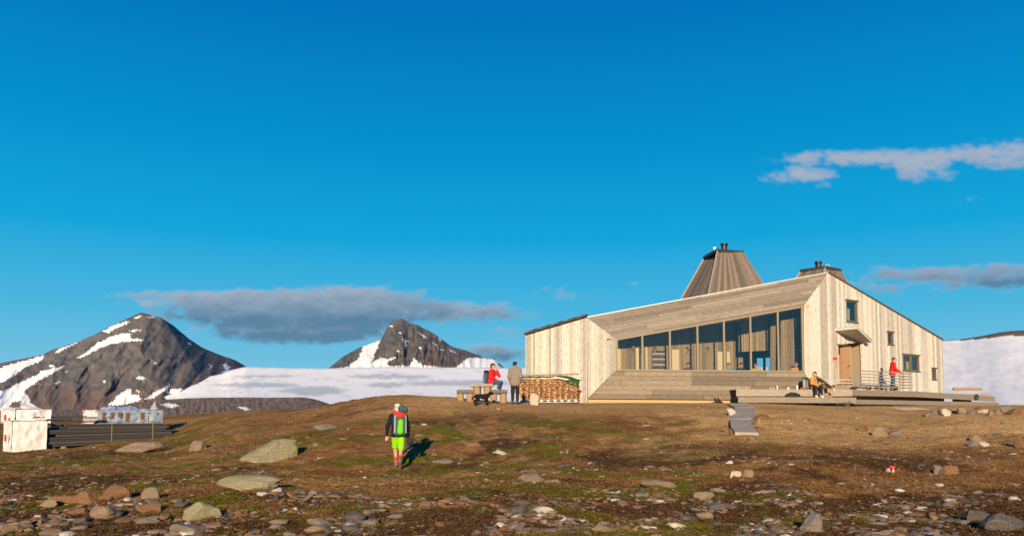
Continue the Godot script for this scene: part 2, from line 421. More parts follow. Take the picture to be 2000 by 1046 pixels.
# ---- timber
func make_wood() -> Array:
	var w := 512
	var h := 1024
	var g := PackedFloat32Array()
	g.resize(w * h)
	var n := FastNoiseLite.new()
	n.seed = 3
	n.frequency = 0.01
	n.fractal_octaves = 3
	for y in h:
		for x in w:
			g[y * w + x] = 0.5 + n.get_noise_2d(x * 14.0, y * 0.55) * 0.55 + n.get_noise_2d(x * 2.0 + 900, y * 0.8) * 0.35
	var k := PackedFloat32Array()
	k.resize(w * h)
	var r := RandomNumberGenerator.new()
	r.seed = 77
	for i in 92:
		var cx := r.randi_range(0, w - 1)
		var cy := r.randi_range(0, h - 1)
		var rx := r.randf_range(3.5, 11)
		var ry := rx * r.randf_range(0.8, 2.2) * 0.8
		var tilt := r.randf_range(-0.5, 0.5)
		var deep := r.randf_range(0.5, 1.0)
		for dy in range(-60, 61):
			for dx in range(-26, 27):
				var q := Vector2((dx + dy * tilt * 0.3) / rx, dy / ry).length()
				var a := clampf(1.5 - q, 0, 1)
				a = maxf(a, clampf(0.34 - absf(dx + dy * tilt * 0.3) / rx * 0.25, 0, 0.3) * clampf(1.0 - absf(dy) / 58.0, 0, 1))
				var at := posmod(cy + dy, h) * w + posmod(cx + dx, w)
				k[at] = maxf(k[at], a * deep)
	var out := []
	for kind in [[Color(0.715, 0.675, 0.60), Color(0.53, 0.485, 0.415), Color(0.13, 0.095, 0.07), 0.95], [Color(0.37, 0.315, 0.25), Color(0.21, 0.175, 0.135), Color(0.12, 0.09, 0.07), 0.6]]:
		var b := PackedByteArray()
		b.resize(w * h * 3)
		for i in w * h:
			var c: Color = kind[0].lerp(kind[1], clampf(g[i], 0, 1)).lerp(kind[2], k[i] * kind[3]).linear_to_srgb()
			b[i * 3] = int(c.r * 255)
			b[i * 3 + 1] = int(c.g * 255)
			b[i * 3 + 2] = int(c.b * 255)
		out.append(ImageTexture.create_from_image(Image.create_from_data(w, h, false, Image.FORMAT_RGB8, b)))
	return out
func prism(st: SurfaceTool, pts: PackedVector2Array, o: Vector3, u: Vector3, v: Vector3, n: Vector3, h0: float, h1: float, uvo: Vector2) -> void:
	if Geometry2D.is_polygon_clockwise(pts): pts.reverse()
	var ix := Geometry2D.triangulate_polygon(pts)
	for t in range(0, ix.size(), 3):
		var q := [pts[ix[t]], pts[ix[t + 1]], pts[ix[t + 2]]]
		if (q[1] - q[0]).cross(q[2] - q[0]) < 0: q = [q[0], q[2], q[1]]
		for p in [q[0], q[2], q[1]]:
			st.set_uv(p + uvo)
			st.add_vertex(o + u * p.x + v * p.y + n * h1)
	for i in pts.size():
		var a := pts[i]
		var b := pts[(i + 1) % pts.size()]
		var e := [o + u * a.x + v * a.y + n * h0, o + u * b.x + v * b.y + n * h0, o + u * b.x + v * b.y + n * h1, o + u * a.x + v * a.y + n * h1]
		for s in [0, 2, 1, 0, 3, 2]:
			st.set_uv((a if s == 0 or s == 3 else b) + uvo + Vector2(0.01 * (s / 2), 0))
			st.add_vertex(e[s])
# Boards laid along dir over a planar polygon (counter-clockwise from outside), each board a mesh of its own under the part that backs them.
func clad(called: String, parent: Node3D, poly: Array, holes: Array, dir: Vector3, width: float, thick: float, kinds: Array, back: Material, seg := 0.0, label := "") -> MeshInstance3D:
	var n: Vector3 = (poly[1] - poly[0]).cross(poly[2] - poly[0])
	for i in range(3, poly.size()):
		n += (poly[i - 1] - poly[0]).cross(poly[i] - poly[0])
	n = n.normalized()
	var v := (dir - n * dir.dot(n)).normalized()
	var u := v.cross(n)
	var o: Vector3 = poly[0]
	var flat := PackedVector2Array()
	var lo := Vector2(1e9, 1e9)
	var hi := Vector2(-1e9, -1e9)
	for p in poly:
		var q := Vector2((p - o).dot(u), (p - o).dot(v))
		flat.append(q)
		lo = lo.min(q)
		hi = hi.max(q)
	var cut := []
	for hole in holes:
		var c := PackedVector2Array()
		for p in hole: c.append(Vector2((p - o).dot(u), (p - o).dot(v)))
		cut.append(c)
	var bk := tool()
	var pieces := []
	var x := lo.x
	while x < hi.x - 0.01:
		var wd := minf(width * rng.randf_range(0.86, 1.16), hi.x - x)
		var cuts := [lo.y]
		if seg > 0.0:
			var y := lo.y + rng.randf_range(0.3, 1.0) * seg
			while y < hi.y - 0.4:
				cuts.append(y)
				y += seg * rng.randf_range(0.7, 1.3)
		cuts.append(hi.y)
		for s in cuts.size() - 1:
			for gap in [0.0, 0.008]:
				var got: Array = Geometry2D.intersect_polygons(flat, PackedVector2Array([Vector2(x + gap, cuts[s] + gap * 0.6), Vector2(x + wd - gap, cuts[s] + gap * 0.6), Vector2(x + wd - gap, cuts[s + 1] - gap * 0.6), Vector2(x + gap, cuts[s + 1] - gap * 0.6)]))
				for c in cut:
					var next := []
					for g in got: next.append_array(Geometry2D.clip_polygons(g, c))
					got = next
				for g in got:
					if g.size() < 3: continue
					if gap == 0.0: prism(bk, g, o, u, v, n, -0.06, 0.0, Vector2.ZERO)
					else: pieces.append(g)
		x += wd
	var part := put(called, done(bk), back, parent)
	part.position = -parent.position
	if label: part.set_meta("label", label)
	for g in pieces:
		var st := tool()
		prism(st, g, o, u, v, n, 0.001, thick + rng.randf_range(-0.002, 0.003), Vector2(rng.randf() * 3.0, rng.randf() * 5.0))
		put("board", done(st), kinds[rng.randi() % kinds.size()], part)
	return part
func wput(called: String, st: SurfaceTool, m: Material, parent: Node3D) -> MeshInstance3D:   # st holds world positions
	var o := put(called, done(st), m, parent)
	if parent.get_parent() == self: o.position = -parent.position
	return o
func rect_on(px0: float, py0: float, px1: float, py1: float, o: Vector3, gd: Vector3, gn: Vector3) -> Array:   # an upright rectangle on a wall whose corners appear at those pixels: [left bottom, right bottom, right top, left top]
	var a := on_plane(px0, py0, o, gn)
	var b := on_plane(px1, py1, o, gn)
	var wide := (b - a).dot(gd)
	return [a + Vector3.UP * (b.y - a.y), a + gd * wide + Vector3.UP * (b.y - a.y), a + gd * wide, a]
func window(parent: Node3D, r: Array, gn: Vector3, label: String, panes := 1) -> void:
	var w := MeshInstance3D.new()
	var gd: Vector3 = (r[1] - r[0]).normalized()
	var f := tool()
	var t := 0.07
	for e in [[r[0], r[1], Vector3.UP], [r[3], r[2], Vector3.DOWN]]:
		bar(f, e[0] + e[2] * t / 2 + gn * -0.03, e[1] + e[2] * t / 2 + gn * -0.03, 0.13, t)
	for e in [[r[0], r[3], gd], [r[1], r[2], -gd]]:
		bar(f, e[0] + e[2] * t / 2 + gn * -0.032, e[1] + e[2] * t / 2 + gn * -0.032, t, 0.13, gn)
	w = wput("window", f, M.window_frame, parent)
	w.set_meta("label", label)
	var trim := tool()
	bar(trim, r[3] - gd * 0.08 + gn * 0.05 + Vector3.UP * 0.03, r[2] + gd * 0.08 + gn * 0.05 + Vector3.UP * 0.03, 0.1, 0.05)
	put("head_trim", done(trim), M.window_frame, w)
	trim = tool()
	bar(trim, r[0] - gd * 0.05 + gn * 0.05 - Vector3.UP * 0.02, r[1] + gd * 0.05 + gn * 0.05 - Vector3.UP * 0.02, 0.1, 0.035)
	put("sill", done(trim), M.window_frame, w)
	var wide: float = (r[1] - r[0]).length()
	for i in panes:
		var a: Vector3 = r[0] + gd * (wide * i / panes)
		var b: Vector3 = r[0] + gd * (wide * (i + 1) / panes)
		var up: Vector3 = r[3] - r[0]
		var g := tool()
		slab(g, [a - gn * 0.05, b - gn * 0.05, b + up - gn * 0.05, a + up - gn * 0.05], -gn * 0.012)
		put("pane", done(g), M.glass, w)
		if i > 0:
			var m := tool()
			bar(m, a - gn * 0.02, a + up - gn * 0.02, 0.13, 0.12, gn)
			put("mullion", done(m), M.window_frame, w)
	# the room behind: a pale lining
	var back := tool()
	slab(back, [r[0] - gn * 0.6 - gd * 0.3 - Vector3.UP * 0.3, r[1] - gn * 0.6 + gd * 0.3 - Vector3.UP * 0.3, r[2] - gn * 0.6 + gd * 0.3 + Vector3.UP * 0.3, r[3] - gn * 0.6 - gd * 0.3 + Vector3.UP * 0.3], -gn * 0.03)
	put("lining", done(back), M.lining, w)
func flue(parent: Node3D, at: Vector3, r: float, h: float) -> void:
	var st := tool()
	tube(st, at, at + Vector3.UP * h, r, r, 16)
	tube(st, at + Vector3.UP * h * 0.72, at + Vector3.UP * h * 0.82, r * 1.05, r * 1.28, 16)
	tube(st, at + Vector3.UP * h * 0.82, at + Vector3.UP * h, r * 1.28, r * 1.28, 16)
	tube(st, at + Vector3.UP * h, at + Vector3.UP * (h * 1.08), r * 1.28, r * 0.8, 16)
	wput("flue", st, M.black_metal, parent)
func tower(parent: Node3D, f: Vector3, l: Vector3, r: Vector3, bf: Vector3, bl: Vector3, br: Vector3, label: String) -> MeshInstance3D:
	var b := l + r - f
	var bb := bl + br - bf
	var st := tool()
	var up := Vector3.UP
	var mid := (f + b) / 2
	for e in [[f, r], [r, b], [b, l], [l, f]]:   # a dark capping rim
		bar(st, e[0] + (e[0] - mid) * 0.03, e[1] + (e[1] - mid) * 0.03, 0.16, 0.16)
	slab(st, [f, r, b, l], Vector3.DOWN * 0.1)
	var part := wput("roof_tower", st, M.tar, parent)
	part.set_meta("label", label)
	var down := 0.5
	var q := [f, r, b, l]
	var w := [bf + (bf - f) * down, br + (br - r) * down, bb + (bb - b) * down, bl + (bl - l) * down]
	for i in 4:
		var j := (i + 1) % 4
		var dir: Vector3 = (q[i] + q[j]) / 2 - (w[i] + w[j]) / 2
		var holder := Node3D.new()
		var face := [w[i], w[j], q[j] - up * 0.06, q[i] - up * 0.06]
		var n: Vector3 = (face[1] - face[0]).cross(face[3] - face[0]).normalized()
		var v := (dir - n * dir.dot(n)).normalized()
		var u := v.cross(n)
		var flat := PackedVector2Array()
		for p in face: flat.append(Vector2((p - w[i]).dot(u), (p - w[i]).dot(v)))
		holder.free()
		var count := 17
		for s in count:   # tapering boards from the foot to the rim
			var t0 := (s + 0.03) / count
			var t1 := (s + 0.97) / count
			var pts := PackedVector2Array([flat[0].lerp(flat[1], t0), flat[0].lerp(flat[1], t1), flat[3].lerp(flat[2], t1), flat[3].lerp(flat[2], t0)])
			var bs := tool()
			prism(bs, pts, w[i], u, v, n, -0.05, rng.randf_range(0.0, 0.03), Vector2(rng.randf() * 3, rng.randf() * 5))
			put("board", done(bs), M.tower_wood[rng.randi() % 4], part)
		var corner := tool()
		bar(corner, w[i] + n * 0.01, q[i] + n * 0.01, 0.08, 0.08)
		put("corner_board", done(corner), M.deck[0], part)
	return part
func make_cabin() -> void:
	var base := P(1400, 785, 41)
	base.y = 2.1
	var cabin := thing("mountain_cabin", base, "pale timber mountain cabin with long slanted window and two roof towers", "cabin")
	var O := P(1572, 727, 39.25)
	var gd := Vector3(0.813, 0, -0.582).normalized()
	var gn := Vector3(0.582, 0, 0.813).normalized()
	var B := P(1203, 661, 39.25)
	var C := P(1203, 724, 39.25)
	var E := P(1571, 596, 39.25)
	var Fp := on_plane(1617, 533, O, gn)
	var nu := (E - B).cross(Fp - B).normalized()
	var A := on_plane(1147, 620, B, nu)
	var nc := (C - B).cross(A - B).normalized()
	var D := on_plane(1149, 778, B, nc)
	var D2 := P(1149, 778, 39.85)   # foot of the boards below the window
	var s := (O - D2).dot(gn) / (O - C).dot(gn)
	var Q := D2 + (O - C) * s
	var G := on_plane(1841, 664, O, gn)
	var low := 1.95
	var I := P(1027, 655, 42.6)
	var up := Vector3.UP
	# walls of upright boards
	var Qb := Vector3(Q.x, low, Q.z)
	var Gb := Vector3(G.x, low, G.z)
	var porch := rect_on(1637, 673, 1685, 757, O, gd, gn)
	porch[2].y = porch[2].y + 0.25
	var r1 := rect_on(1652, 586, 1675, 630, O, gd, gn)
	var r2 := rect_on(1733, 648, 1745, 673, O, gd, gn)
	var r3 := rect_on(1763, 692, 1796, 725, O, gd, gn)
	var r4 := rect_on(1820, 719, 1829, 741, O, gd, gn)
	clad("gable_wall", cabin, [Qb, Gb, G, Fp, E, O, Q], [porch, r1, r2, r3, r4], up, 0.2, 0.024, M.pale, M.shadow_gap)
	window(cabin, r1, gn, "tall upper window in the gable wall")
	window(cabin, r2, gn, "small square window in the middle of the gable wall")
	window(cabin, r3, gn, "double window beside the deck railing", 2)
	window(cabin, r4, gn, "smallest window near the low end of the gable wall")
	clad("bay_cheek_wall", cabin, [D, C, B, A], [], up, 0.24, 0.024, M.pale, M.shadow_gap)
	var Ab := Vector3(A.x, low + 0.12, A.z)
	var Ib := Vector3(I.x, low + 0.12, I.z)
	clad("end_wall", cabin, [Ib, Ab, A, I], [], up, 0.15, 0.024, M.pale, M.shadow_gap)
	clad("upper_slope", cabin, [B, E, Fp, A], [], E - B, 0.21, 0.026, M.grey, M.shadow_gap, 3.6, "weathered grey boards leaning back above the long window")
	clad("lower_slope", cabin, [D2, Q, O, C], [], O - C, 0.24, 0.026, M.grey, M.shadow_gap, 3.6, "weathered grey boards slanting in below the long window")
	var fill := tool()
	slab(fill, [D, D2, C], Vector3(0.02, 0, -0.03))
	slab(fill, [Vector3(D.x, low, D.z), Vector3(D2.x, low, D2.z), D2, D], Vector3(0.02, 0, -0.03))
	wput("corner_panel", fill, M.pale_plain, cabin)
	var BR := G - gn * 9.0
	var BL := I + Vector3(0.6, -0.2, -6.5)
	var bn := (Vector3(BL.x, low, BL.z) - Vector3(BR.x, low, BR.z)).cross(up).normalized()
	var bh := []
	for e in [[1478, 699, 1491, 725], [1495, 698, 1510, 725]]:
		bh.append([on_plane(e[0], e[3], BR, bn), on_plane(e[2], e[3], BR, bn), on_plane(e[2], e[1], BR, bn), on_plane(e[0], e[1], BR, bn)])
	clad("back_wall", cabin, [Vector3(BR.x, low, BR.z), Vector3(BL.x, low, BL.z), BL, BR], bh, up, 0.5, 0.024, M.pale, M.shadow_gap)
	clad("far_end_wall", cabin, [Gb, Vector3(BR.x, low, BR.z), BR, G], [], up, 0.5, 0.024, M.pale, M.shadow_gap)
	clad("rear_end_wall", cabin, [Vector3(BL.x, low, BL.z), Ib, I, BL], [], up, 0.5, 0.024, M.pale, M.shadow_gap)
	# roof
	var st := tool()
	var lift := up * 0.05
	for t in [[Fp, G, BR], [Fp, BR, BL], [Fp, BL, I], [Fp, I, A]]:
		var a: Vector3 = t[0] + lift
		var b: Vector3 = t[1] + lift
		var c: Vector3 = t[2] + lift
		slab(st, [a, b, c], Vector3.DOWN * 0.04)
	var roof := wput("roof", st, M.tar, cabin)
	st = tool()
	bar(st, A + up * 0.03 + Vector3(0, 0, 0.02), Fp + up * 0.03 + Vector3(0, 0, 0.02), 0.05, 0.035)
	put("eave_flashing", done(st), M.zinc, roof)
	st = tool()
	bar(st, Fp + gn * 0.04 + up * 0.03, G + gn * 0.04 + up * 0.03, 0.09, 0.07)
	put("verge_trim", done(st), M.dark_trim, roof)
	var ln := (A - I).cross(up).normalized()
	if ln.z < 0: ln = -ln
	for k in 14:   # slate edges along the low end
		var a := I.lerp(A, k / 14.0)
		var b := I.lerp(A, (k + 0.97) / 14.0)
		st = tool()
		bar(st, a + ln * 0.06 + up * (0.06 + 0.02 * (k % 2)), b + ln * 0.06 + up * (0.06 + 0.02 * (k % 2)), 0.34, 0.055)
		put("slate", done(st), M.slate, roof)
		st = tool()
		bar(st, a + ln * 0.02 + up * (0.13 + 0.02 * (k % 3)), b + ln * 0.0 + up * (0.13 + 0.02 * (k % 3)), 0.3, 0.045)
		put("slate", done(st), M.slate, roof)
	# foundation
	st = tool()
	var back := Vector3(0, 0, -0.12)
	slab(st, [Vector3(D2.x, 1.6, D2.z) + back, Vector3(Q.x, 1.6, Q.z) + back, Vector3(Q.x, Q.y - 0.02, Q.z) + back, Vector3(D2.x, D2.y - 0.02, D2.z) + back], Vector3(0, 0, -0.3))
	wput("foundation", st, M.plinth, cabin)
	st = tool()
	slab(st, [Ib + Vector3(0, -0.5, -0.08), Ab + Vector3(0, -0.5, -0.08), Ab + Vector3(0, 0.02, -0.08), Ib + Vector3(0, 0.02, -0.08)], Vector3(0, 0, -0.3))
	wput("foundation", st, M.plinth, cabin)
	# the long window
	var xs := [1203.0, 1255.0, 1309.0, 1363.0, 1415.0, 1467.0, 1521.0, 1571.0]
	st = tool()
	bar(st, C + up * 0.04, O + up * 0.04, 0.16, 0.08)
	var long := wput("long_window", st, M.mullion, cabin)
	long.set_meta("label", "seven tall panes of glass under a slanting head")
	st = tool()
	bar(st, B - up * 0.05, E - up * 0.05, 0.16, 0.09)
	put("head_frame", done(st), M.mullion, long)
	for i in 8:
		var a := on_plane(xs[i], 724, C, Vector3(0, 0, 1))
		var b := a
		b.y = lerpf(B.y, E.y, (a.x - B.x) / (E.x - B.x))
		st = tool()
		var inset := 0.05 if i == 0 else (-0.05 if i == 7 else 0.0)
		bar(st, a + Vector3(inset, 0, 0), b + Vector3(inset, 0, 0), 0.085 if i > 0 and i < 7 else 0.1, 0.15, Vector3(0, 0, 1))
		put("mullion", done(st), M.mullion, long)
		if i < 7:
			var a2 := on_plane(xs[i + 1], 724, C, Vector3(0, 0, 1))
			var b2 := a2
			b2.y = lerpf(B.y, E.y, (a2.x - B.x) / (E.x - B.x))
			var g := tool()
			slab(g, [a, a2, b2, b], Vector3(0, 0, -0.012))
			put("pane", done(g), M.glass, long)
	# inside
	var fl := 2.85
	st = tool()
	slab(st, [Vector3(C.x - 0.6, fl, C.z - 0.85), Vector3(O.x + 0.5, fl, O.z - 0.85), Vector3(O.x + 5, fl, -52), Vector3(C.x, fl, -47)], Vector3(0, -0.1, 0))
	wput("floor", st, M.lining, cabin)
	st = tool()
	var cb := Vector3(0, 0, -3.6)
	slab(st, [B + Vector3(-0.4, -0.02, -0.08) + cb, E + Vector3(0.3, -0.02, -0.08) + cb, E + Vector3(0.3, -0.02, -0.08), B + Vector3(-0.4, -0.02, -0.08)], Vector3(0, 0.05, 0))
	wput("ceiling", st, M.lining, cabin)
	var wl := P(1188, 724, 40.35)
	var wr := P(1452, 724, 42.7)
	wl.y = fl
	wr.y = fl
	var inner := clad("inner_wall", cabin, [wl, wr, wr + up * 3.9, wl + up * 3.0], [], up, 0.14, 0.02, M.inner, M.shadow_gap)
	var wn := (wr - wl).cross(up).normalized()
	if wn.z < 0: wn = -wn
	var wd := (wr - wl).normalized()
	for e in [[1205, 674, 1213], [1242, 675, 1253], [1261, 675, 1265], [1313, 682, 1327], [1402, 686, 1412], [1420, 686, 1427]]:   # pale doors
		var r := rect_on(e[0], e[1], e[2], 735, wl + wn * 0.03, wd, wn)
		st = tool()
		slab(st, r, -wn * 0.03)
		put("inner_door", done(st), M.inner_door, inner)
	for e in [1232.0, 1250.0, 1277.0, 1340.0, 1380.0]:   # coat brackets
		st = tool()
		var p := on_plane(e, 678, wl + wn * 0.03, wn)
		bar(st, p, p + wn * 0.4, 0.05, 0.06)
		bar(st, p - up * 0.35, p + wn * 0.36 - up * 0.02, 0.05, 0.05)
		put("bracket", done(st), M.lining, inner)
	var rack := Node3D.new()
	for k in 8:
		st = tool()
		var r := rect_on(1275, 684 + k * 5.2, 1301, 687.2 + k * 5.2, wl + wn * 0.12, wd, wn)
		slab(st, r, -wn * 0.04)
		put("rack_slat", done(st), M.dark_red if k % 2 == 0 else M.zinc, inner)
	rack.free()
	var bulk := clad("hanging_wall", cabin, [P(1443, 687, 41.7), P(1500, 684, 41.7), P(1500, 600, 41.7), P(1443, 610, 41.7)], [], up, 0.14, 0.02, M.inner, M.shadow_gap)
	bulk.set_meta("label", "short board wall hanging above the passage indoors")
	clad("side_wall", cabin, [P(1525, 745, 40.6), P(1560, 745, 40.6), P(1560, 590, 40.6), P(1525, 596, 40.6)], [], up, 0.12, 0.02, M.inner, M.shadow_gap)
	clad("side_wall", cabin, [P(1505, 745, 41.2), P(1515, 745, 41.2), P(1515, 600, 41.2), P(1505, 602, 41.2)], [], up, 0.12, 0.02, M.inner, M.shadow_gap)
	# porch: recess, door leaf, post and canopy
	st = tool()
	var dp := -gn * 1.6
	quad(st, porch[0] + dp, porch[1] + dp, porch[2] + dp, porch[3] + dp)
	quad(st, porch[0], porch[0] + dp, porch[3] + dp, porch[3])
	quad(st, porch[1] + dp, porch[1], porch[2], porch[2] + dp)
	quad(st, porch[3] + dp, porch[2] + dp, porch[2], porch[3])
	quad(st, porch[0], porch[1], porch[1] + dp, porch[0] + dp)
	var recess := wput("porch_recess", st, M.porch_wood, cabin)
	st = tool()
	var hinge: Vector3 = porch[0] + gd * 0.1 + gn * 0.04 + up * 0.03
	var leaf := (gn * 0.92 - gd * 0.38).normalized()
	slab(st, [hinge, hinge + leaf * 0.85, hinge + leaf * 0.85 + up * 1.98, hinge + up * 1.98], gd * 0.05)
	var door := put("door", done(st), M.door, recess)
	door.set_meta("label", "light peach door leaf standing open outwards")
	st = tool()
	tube(st, hinge + leaf * 0.75 + up * 1.0, hinge + leaf * 0.75 + up * 1.0 - gd * 0.07, 0.025, 0.025, 8)
	put("door_handle", done(st), M.black_metal, recess)
	st = tool()
	bar(st, porch[1] + gn * 0.05, porch[2] + gn * 0.05, 0.16, 0.12, gn)
	put("porch_post", done(st), M.pale_plain, recess)
	st = tool()
	bar(st, porch[3] + gn * 0.03 - gd * 0.05, porch[3] + gd * 0.75 + gn * 0.03, 0.08, 0.08)
	put("door_head", done(st), M.dark_trim, recess)
	var w1 := on_plane(1630, 642, O, gn)
	var w2 := on_plane(1686, 666, O, gn)
	st = tool()
	slab(st, [w1 - gn * 0.0, w2, w2 + gn * 0.5, w1 + gn * 1.25], Vector3.DOWN * 0.1)
	var canopy := wput("porch_canopy", st, M.pale_plain, cabin)
	for k in 7:
		var t := (k + 0.5) / 7.0
		st = tool()
		bar(st, w1 + gn * 1.27 * t + up * 0.035, w2 + gn * 0.52 * t + up * 0.035, 0.11, 0.03)
		put("roof_batten", done(st), M.zinc if k % 2 else M.pale_plain, canopy)
	# small things fixed to the wall
	st = tool()
	slab(st, rect_on(1629, 697, 1636, 702, O + gn * 0.08, gd, gn), -gn * 0.05)
	wput("red_sign", st, M.red_sign, cabin)
	st = tool()
	var hk := on_plane(1634, 706, O + gn * 0.06, gn)
	bar(st, hk, hk - up * 0.22, 0.02, 0.02, gn)
	bar(st, hk - up * 0.22, hk - up * 0.22 + gd * 0.1, 0.02, 0.02)
	wput("wall_hook", st, M.zinc, cabin)
	st = tool()
	var lamp := P(1196, 670, 39.45)
	box(st, lamp - Vector3(0.06, 0.04, 0.06), lamp + Vector3(0.06, 0.04, 0.06))
	wput("wall_lamp", st, M.zinc, cabin)
	# towers with their flues
	var t1 := tower(cabin, P(1402, 489, 44), P(1377, 503, 46), P(1450, 493, 44.6), P(1384, 574, 43.2), P(1327, 591, 46.5), P(1508, 580, 44.3), "large flared timber tower with a black flue")
	var top1 := (P(1402, 489, 44) + P(1450, 493, 44.6)) / 2 + Vector3(0, 0, -0.9)
	flue(t1, P(1415, 490, 45.0) , 0.17, 0.42)
	st = tool()
	tube(st, P(1396, 494, 45.2), P(1396, 484, 45.2), 0.05, 0.05, 10)
	tube(st, P(1396, 485, 45.2), P(1396, 482.5, 45.2), 0.09, 0.09, 10)
	wput("vent_pipe", st, M.white_plastic, t1)
	var t2 := tower(cabin, P(1612, 522, 49), P(1566, 528.5, 50.2), P(1641, 528, 50.1), P(1608, 575, 48.3), P(1530, 578, 50.6), P(1672, 578, 50.5), "smaller timber tower seen behind the roof peak")
	flue(t2, P(1599, 525, 50.0), 0.18, 0.45)
	st = tool()
	for k in 12:
		var a0 := TAU * k / 12
		var a1 := TAU * (k + 1) / 12
		var c0 := P(1617, 520, 49.6)
		tube(st, c0 + Vector3(cos(a0) * 0.12, sin(a0) * 0.12, 0), c0 + Vector3(cos(a1) * 0.12, sin(a1) * 0.12, 0), 0.03, 0.03, 6, false)
	wput("aerial_ring", st, M.zinc, t2)
# ---- stones
func rock_mesh(seed_: int, sub: int, cuts: int, rough: float) -> ArrayMesh:
	var r := RandomNumberGenerator.new()
	r.seed = seed_
	var v: Array = [Vector3.UP, Vector3.DOWN, Vector3.LEFT, Vector3.RIGHT, Vector3.FORWARD, Vector3.BACK]
	var f: Array = [[0, 5, 3], [0, 3, 4], [0, 4, 2], [0, 2, 5], [1, 3, 5], [1, 4, 3], [1, 2, 4], [1, 5, 2]]
	for s in sub:
		var mid := {}
		var nf2 := []
		for t in f:
			var m := []
			for e in 3:
				var a: int = mini(t[e], t[(e + 1) % 3])
				var b: int = maxi(t[e], t[(e + 1) % 3])
				var key := a * 100000 + b
				if not mid.has(key):
					mid[key] = v.size()
					v.append(((v[a] + v[b]) / 2).normalized())
				m.append(mid[key])
			nf2.append_array([[t[0], m[0], m[2]], [m[0], t[1], m[1]], [m[2], m[1], t[2]], [m[0], m[1], m[2]]])
		f = nf2
	for i in v.size():   # blocky rather than round
		var a: Vector3 = v[i].abs()
		v[i] = v[i].lerp(v[i] / maxf(a.x, maxf(a.y, a.z)), 0.55) * 0.88
	var planes := []
	for c in cuts:
		planes.append([Vector3(r.randf_range(-1, 1), r.randf_range(-0.9, 1), r.randf_range(-1, 1)).normalized(), r.randf_range(0.42, 0.78)])
	for i in v.size():
		var p: Vector3 = v[i]
		for q in planes:
			var over: float = p.dot(q[0]) - q[1]
			if over > 0: p -= q[0] * over * 0.92
		p *= 1.0 + nz.get_noise_3d(p.x * 60 + seed_ * 31, p.y * 60, p.z * 60) * rough + nz.get_noise_3d(p.x * 190, p.y * 190 + seed_ * 17, p.z * 190) * rough * 0.4
		v[i] = p
	var st := tool()
	for t in f:
		tri(st, v[t[0]], v[t[1]], v[t[2]])
	return done(st)
func boulder(px: float, row: float, wide: float, high: float, m: Material, seed_: int, label: String, called := "boulder", deep := 0.42, tilt := 0.0) -> MeshInstance3D:
	var p := on_ground(px, row)
	var k := -p.z / F
	var o := put(called, rock_mesh(seed_, 3, 11, 0.16), m)
	tag(o, label, "rock")
	o.basis = Basis(Vector3.BACK, tilt) * Basis(Vector3.UP, seed_ * 0.7).scaled(Vector3.ONE)
	o.basis = Basis.from_scale(Vector3(wide * k * 0.55, high * k * 0.85, wide * k * deep)) * o.basis
	o.position = p + Vector3(0, high * k * 0.2, -wide * k * deep * 0.5)
	return o
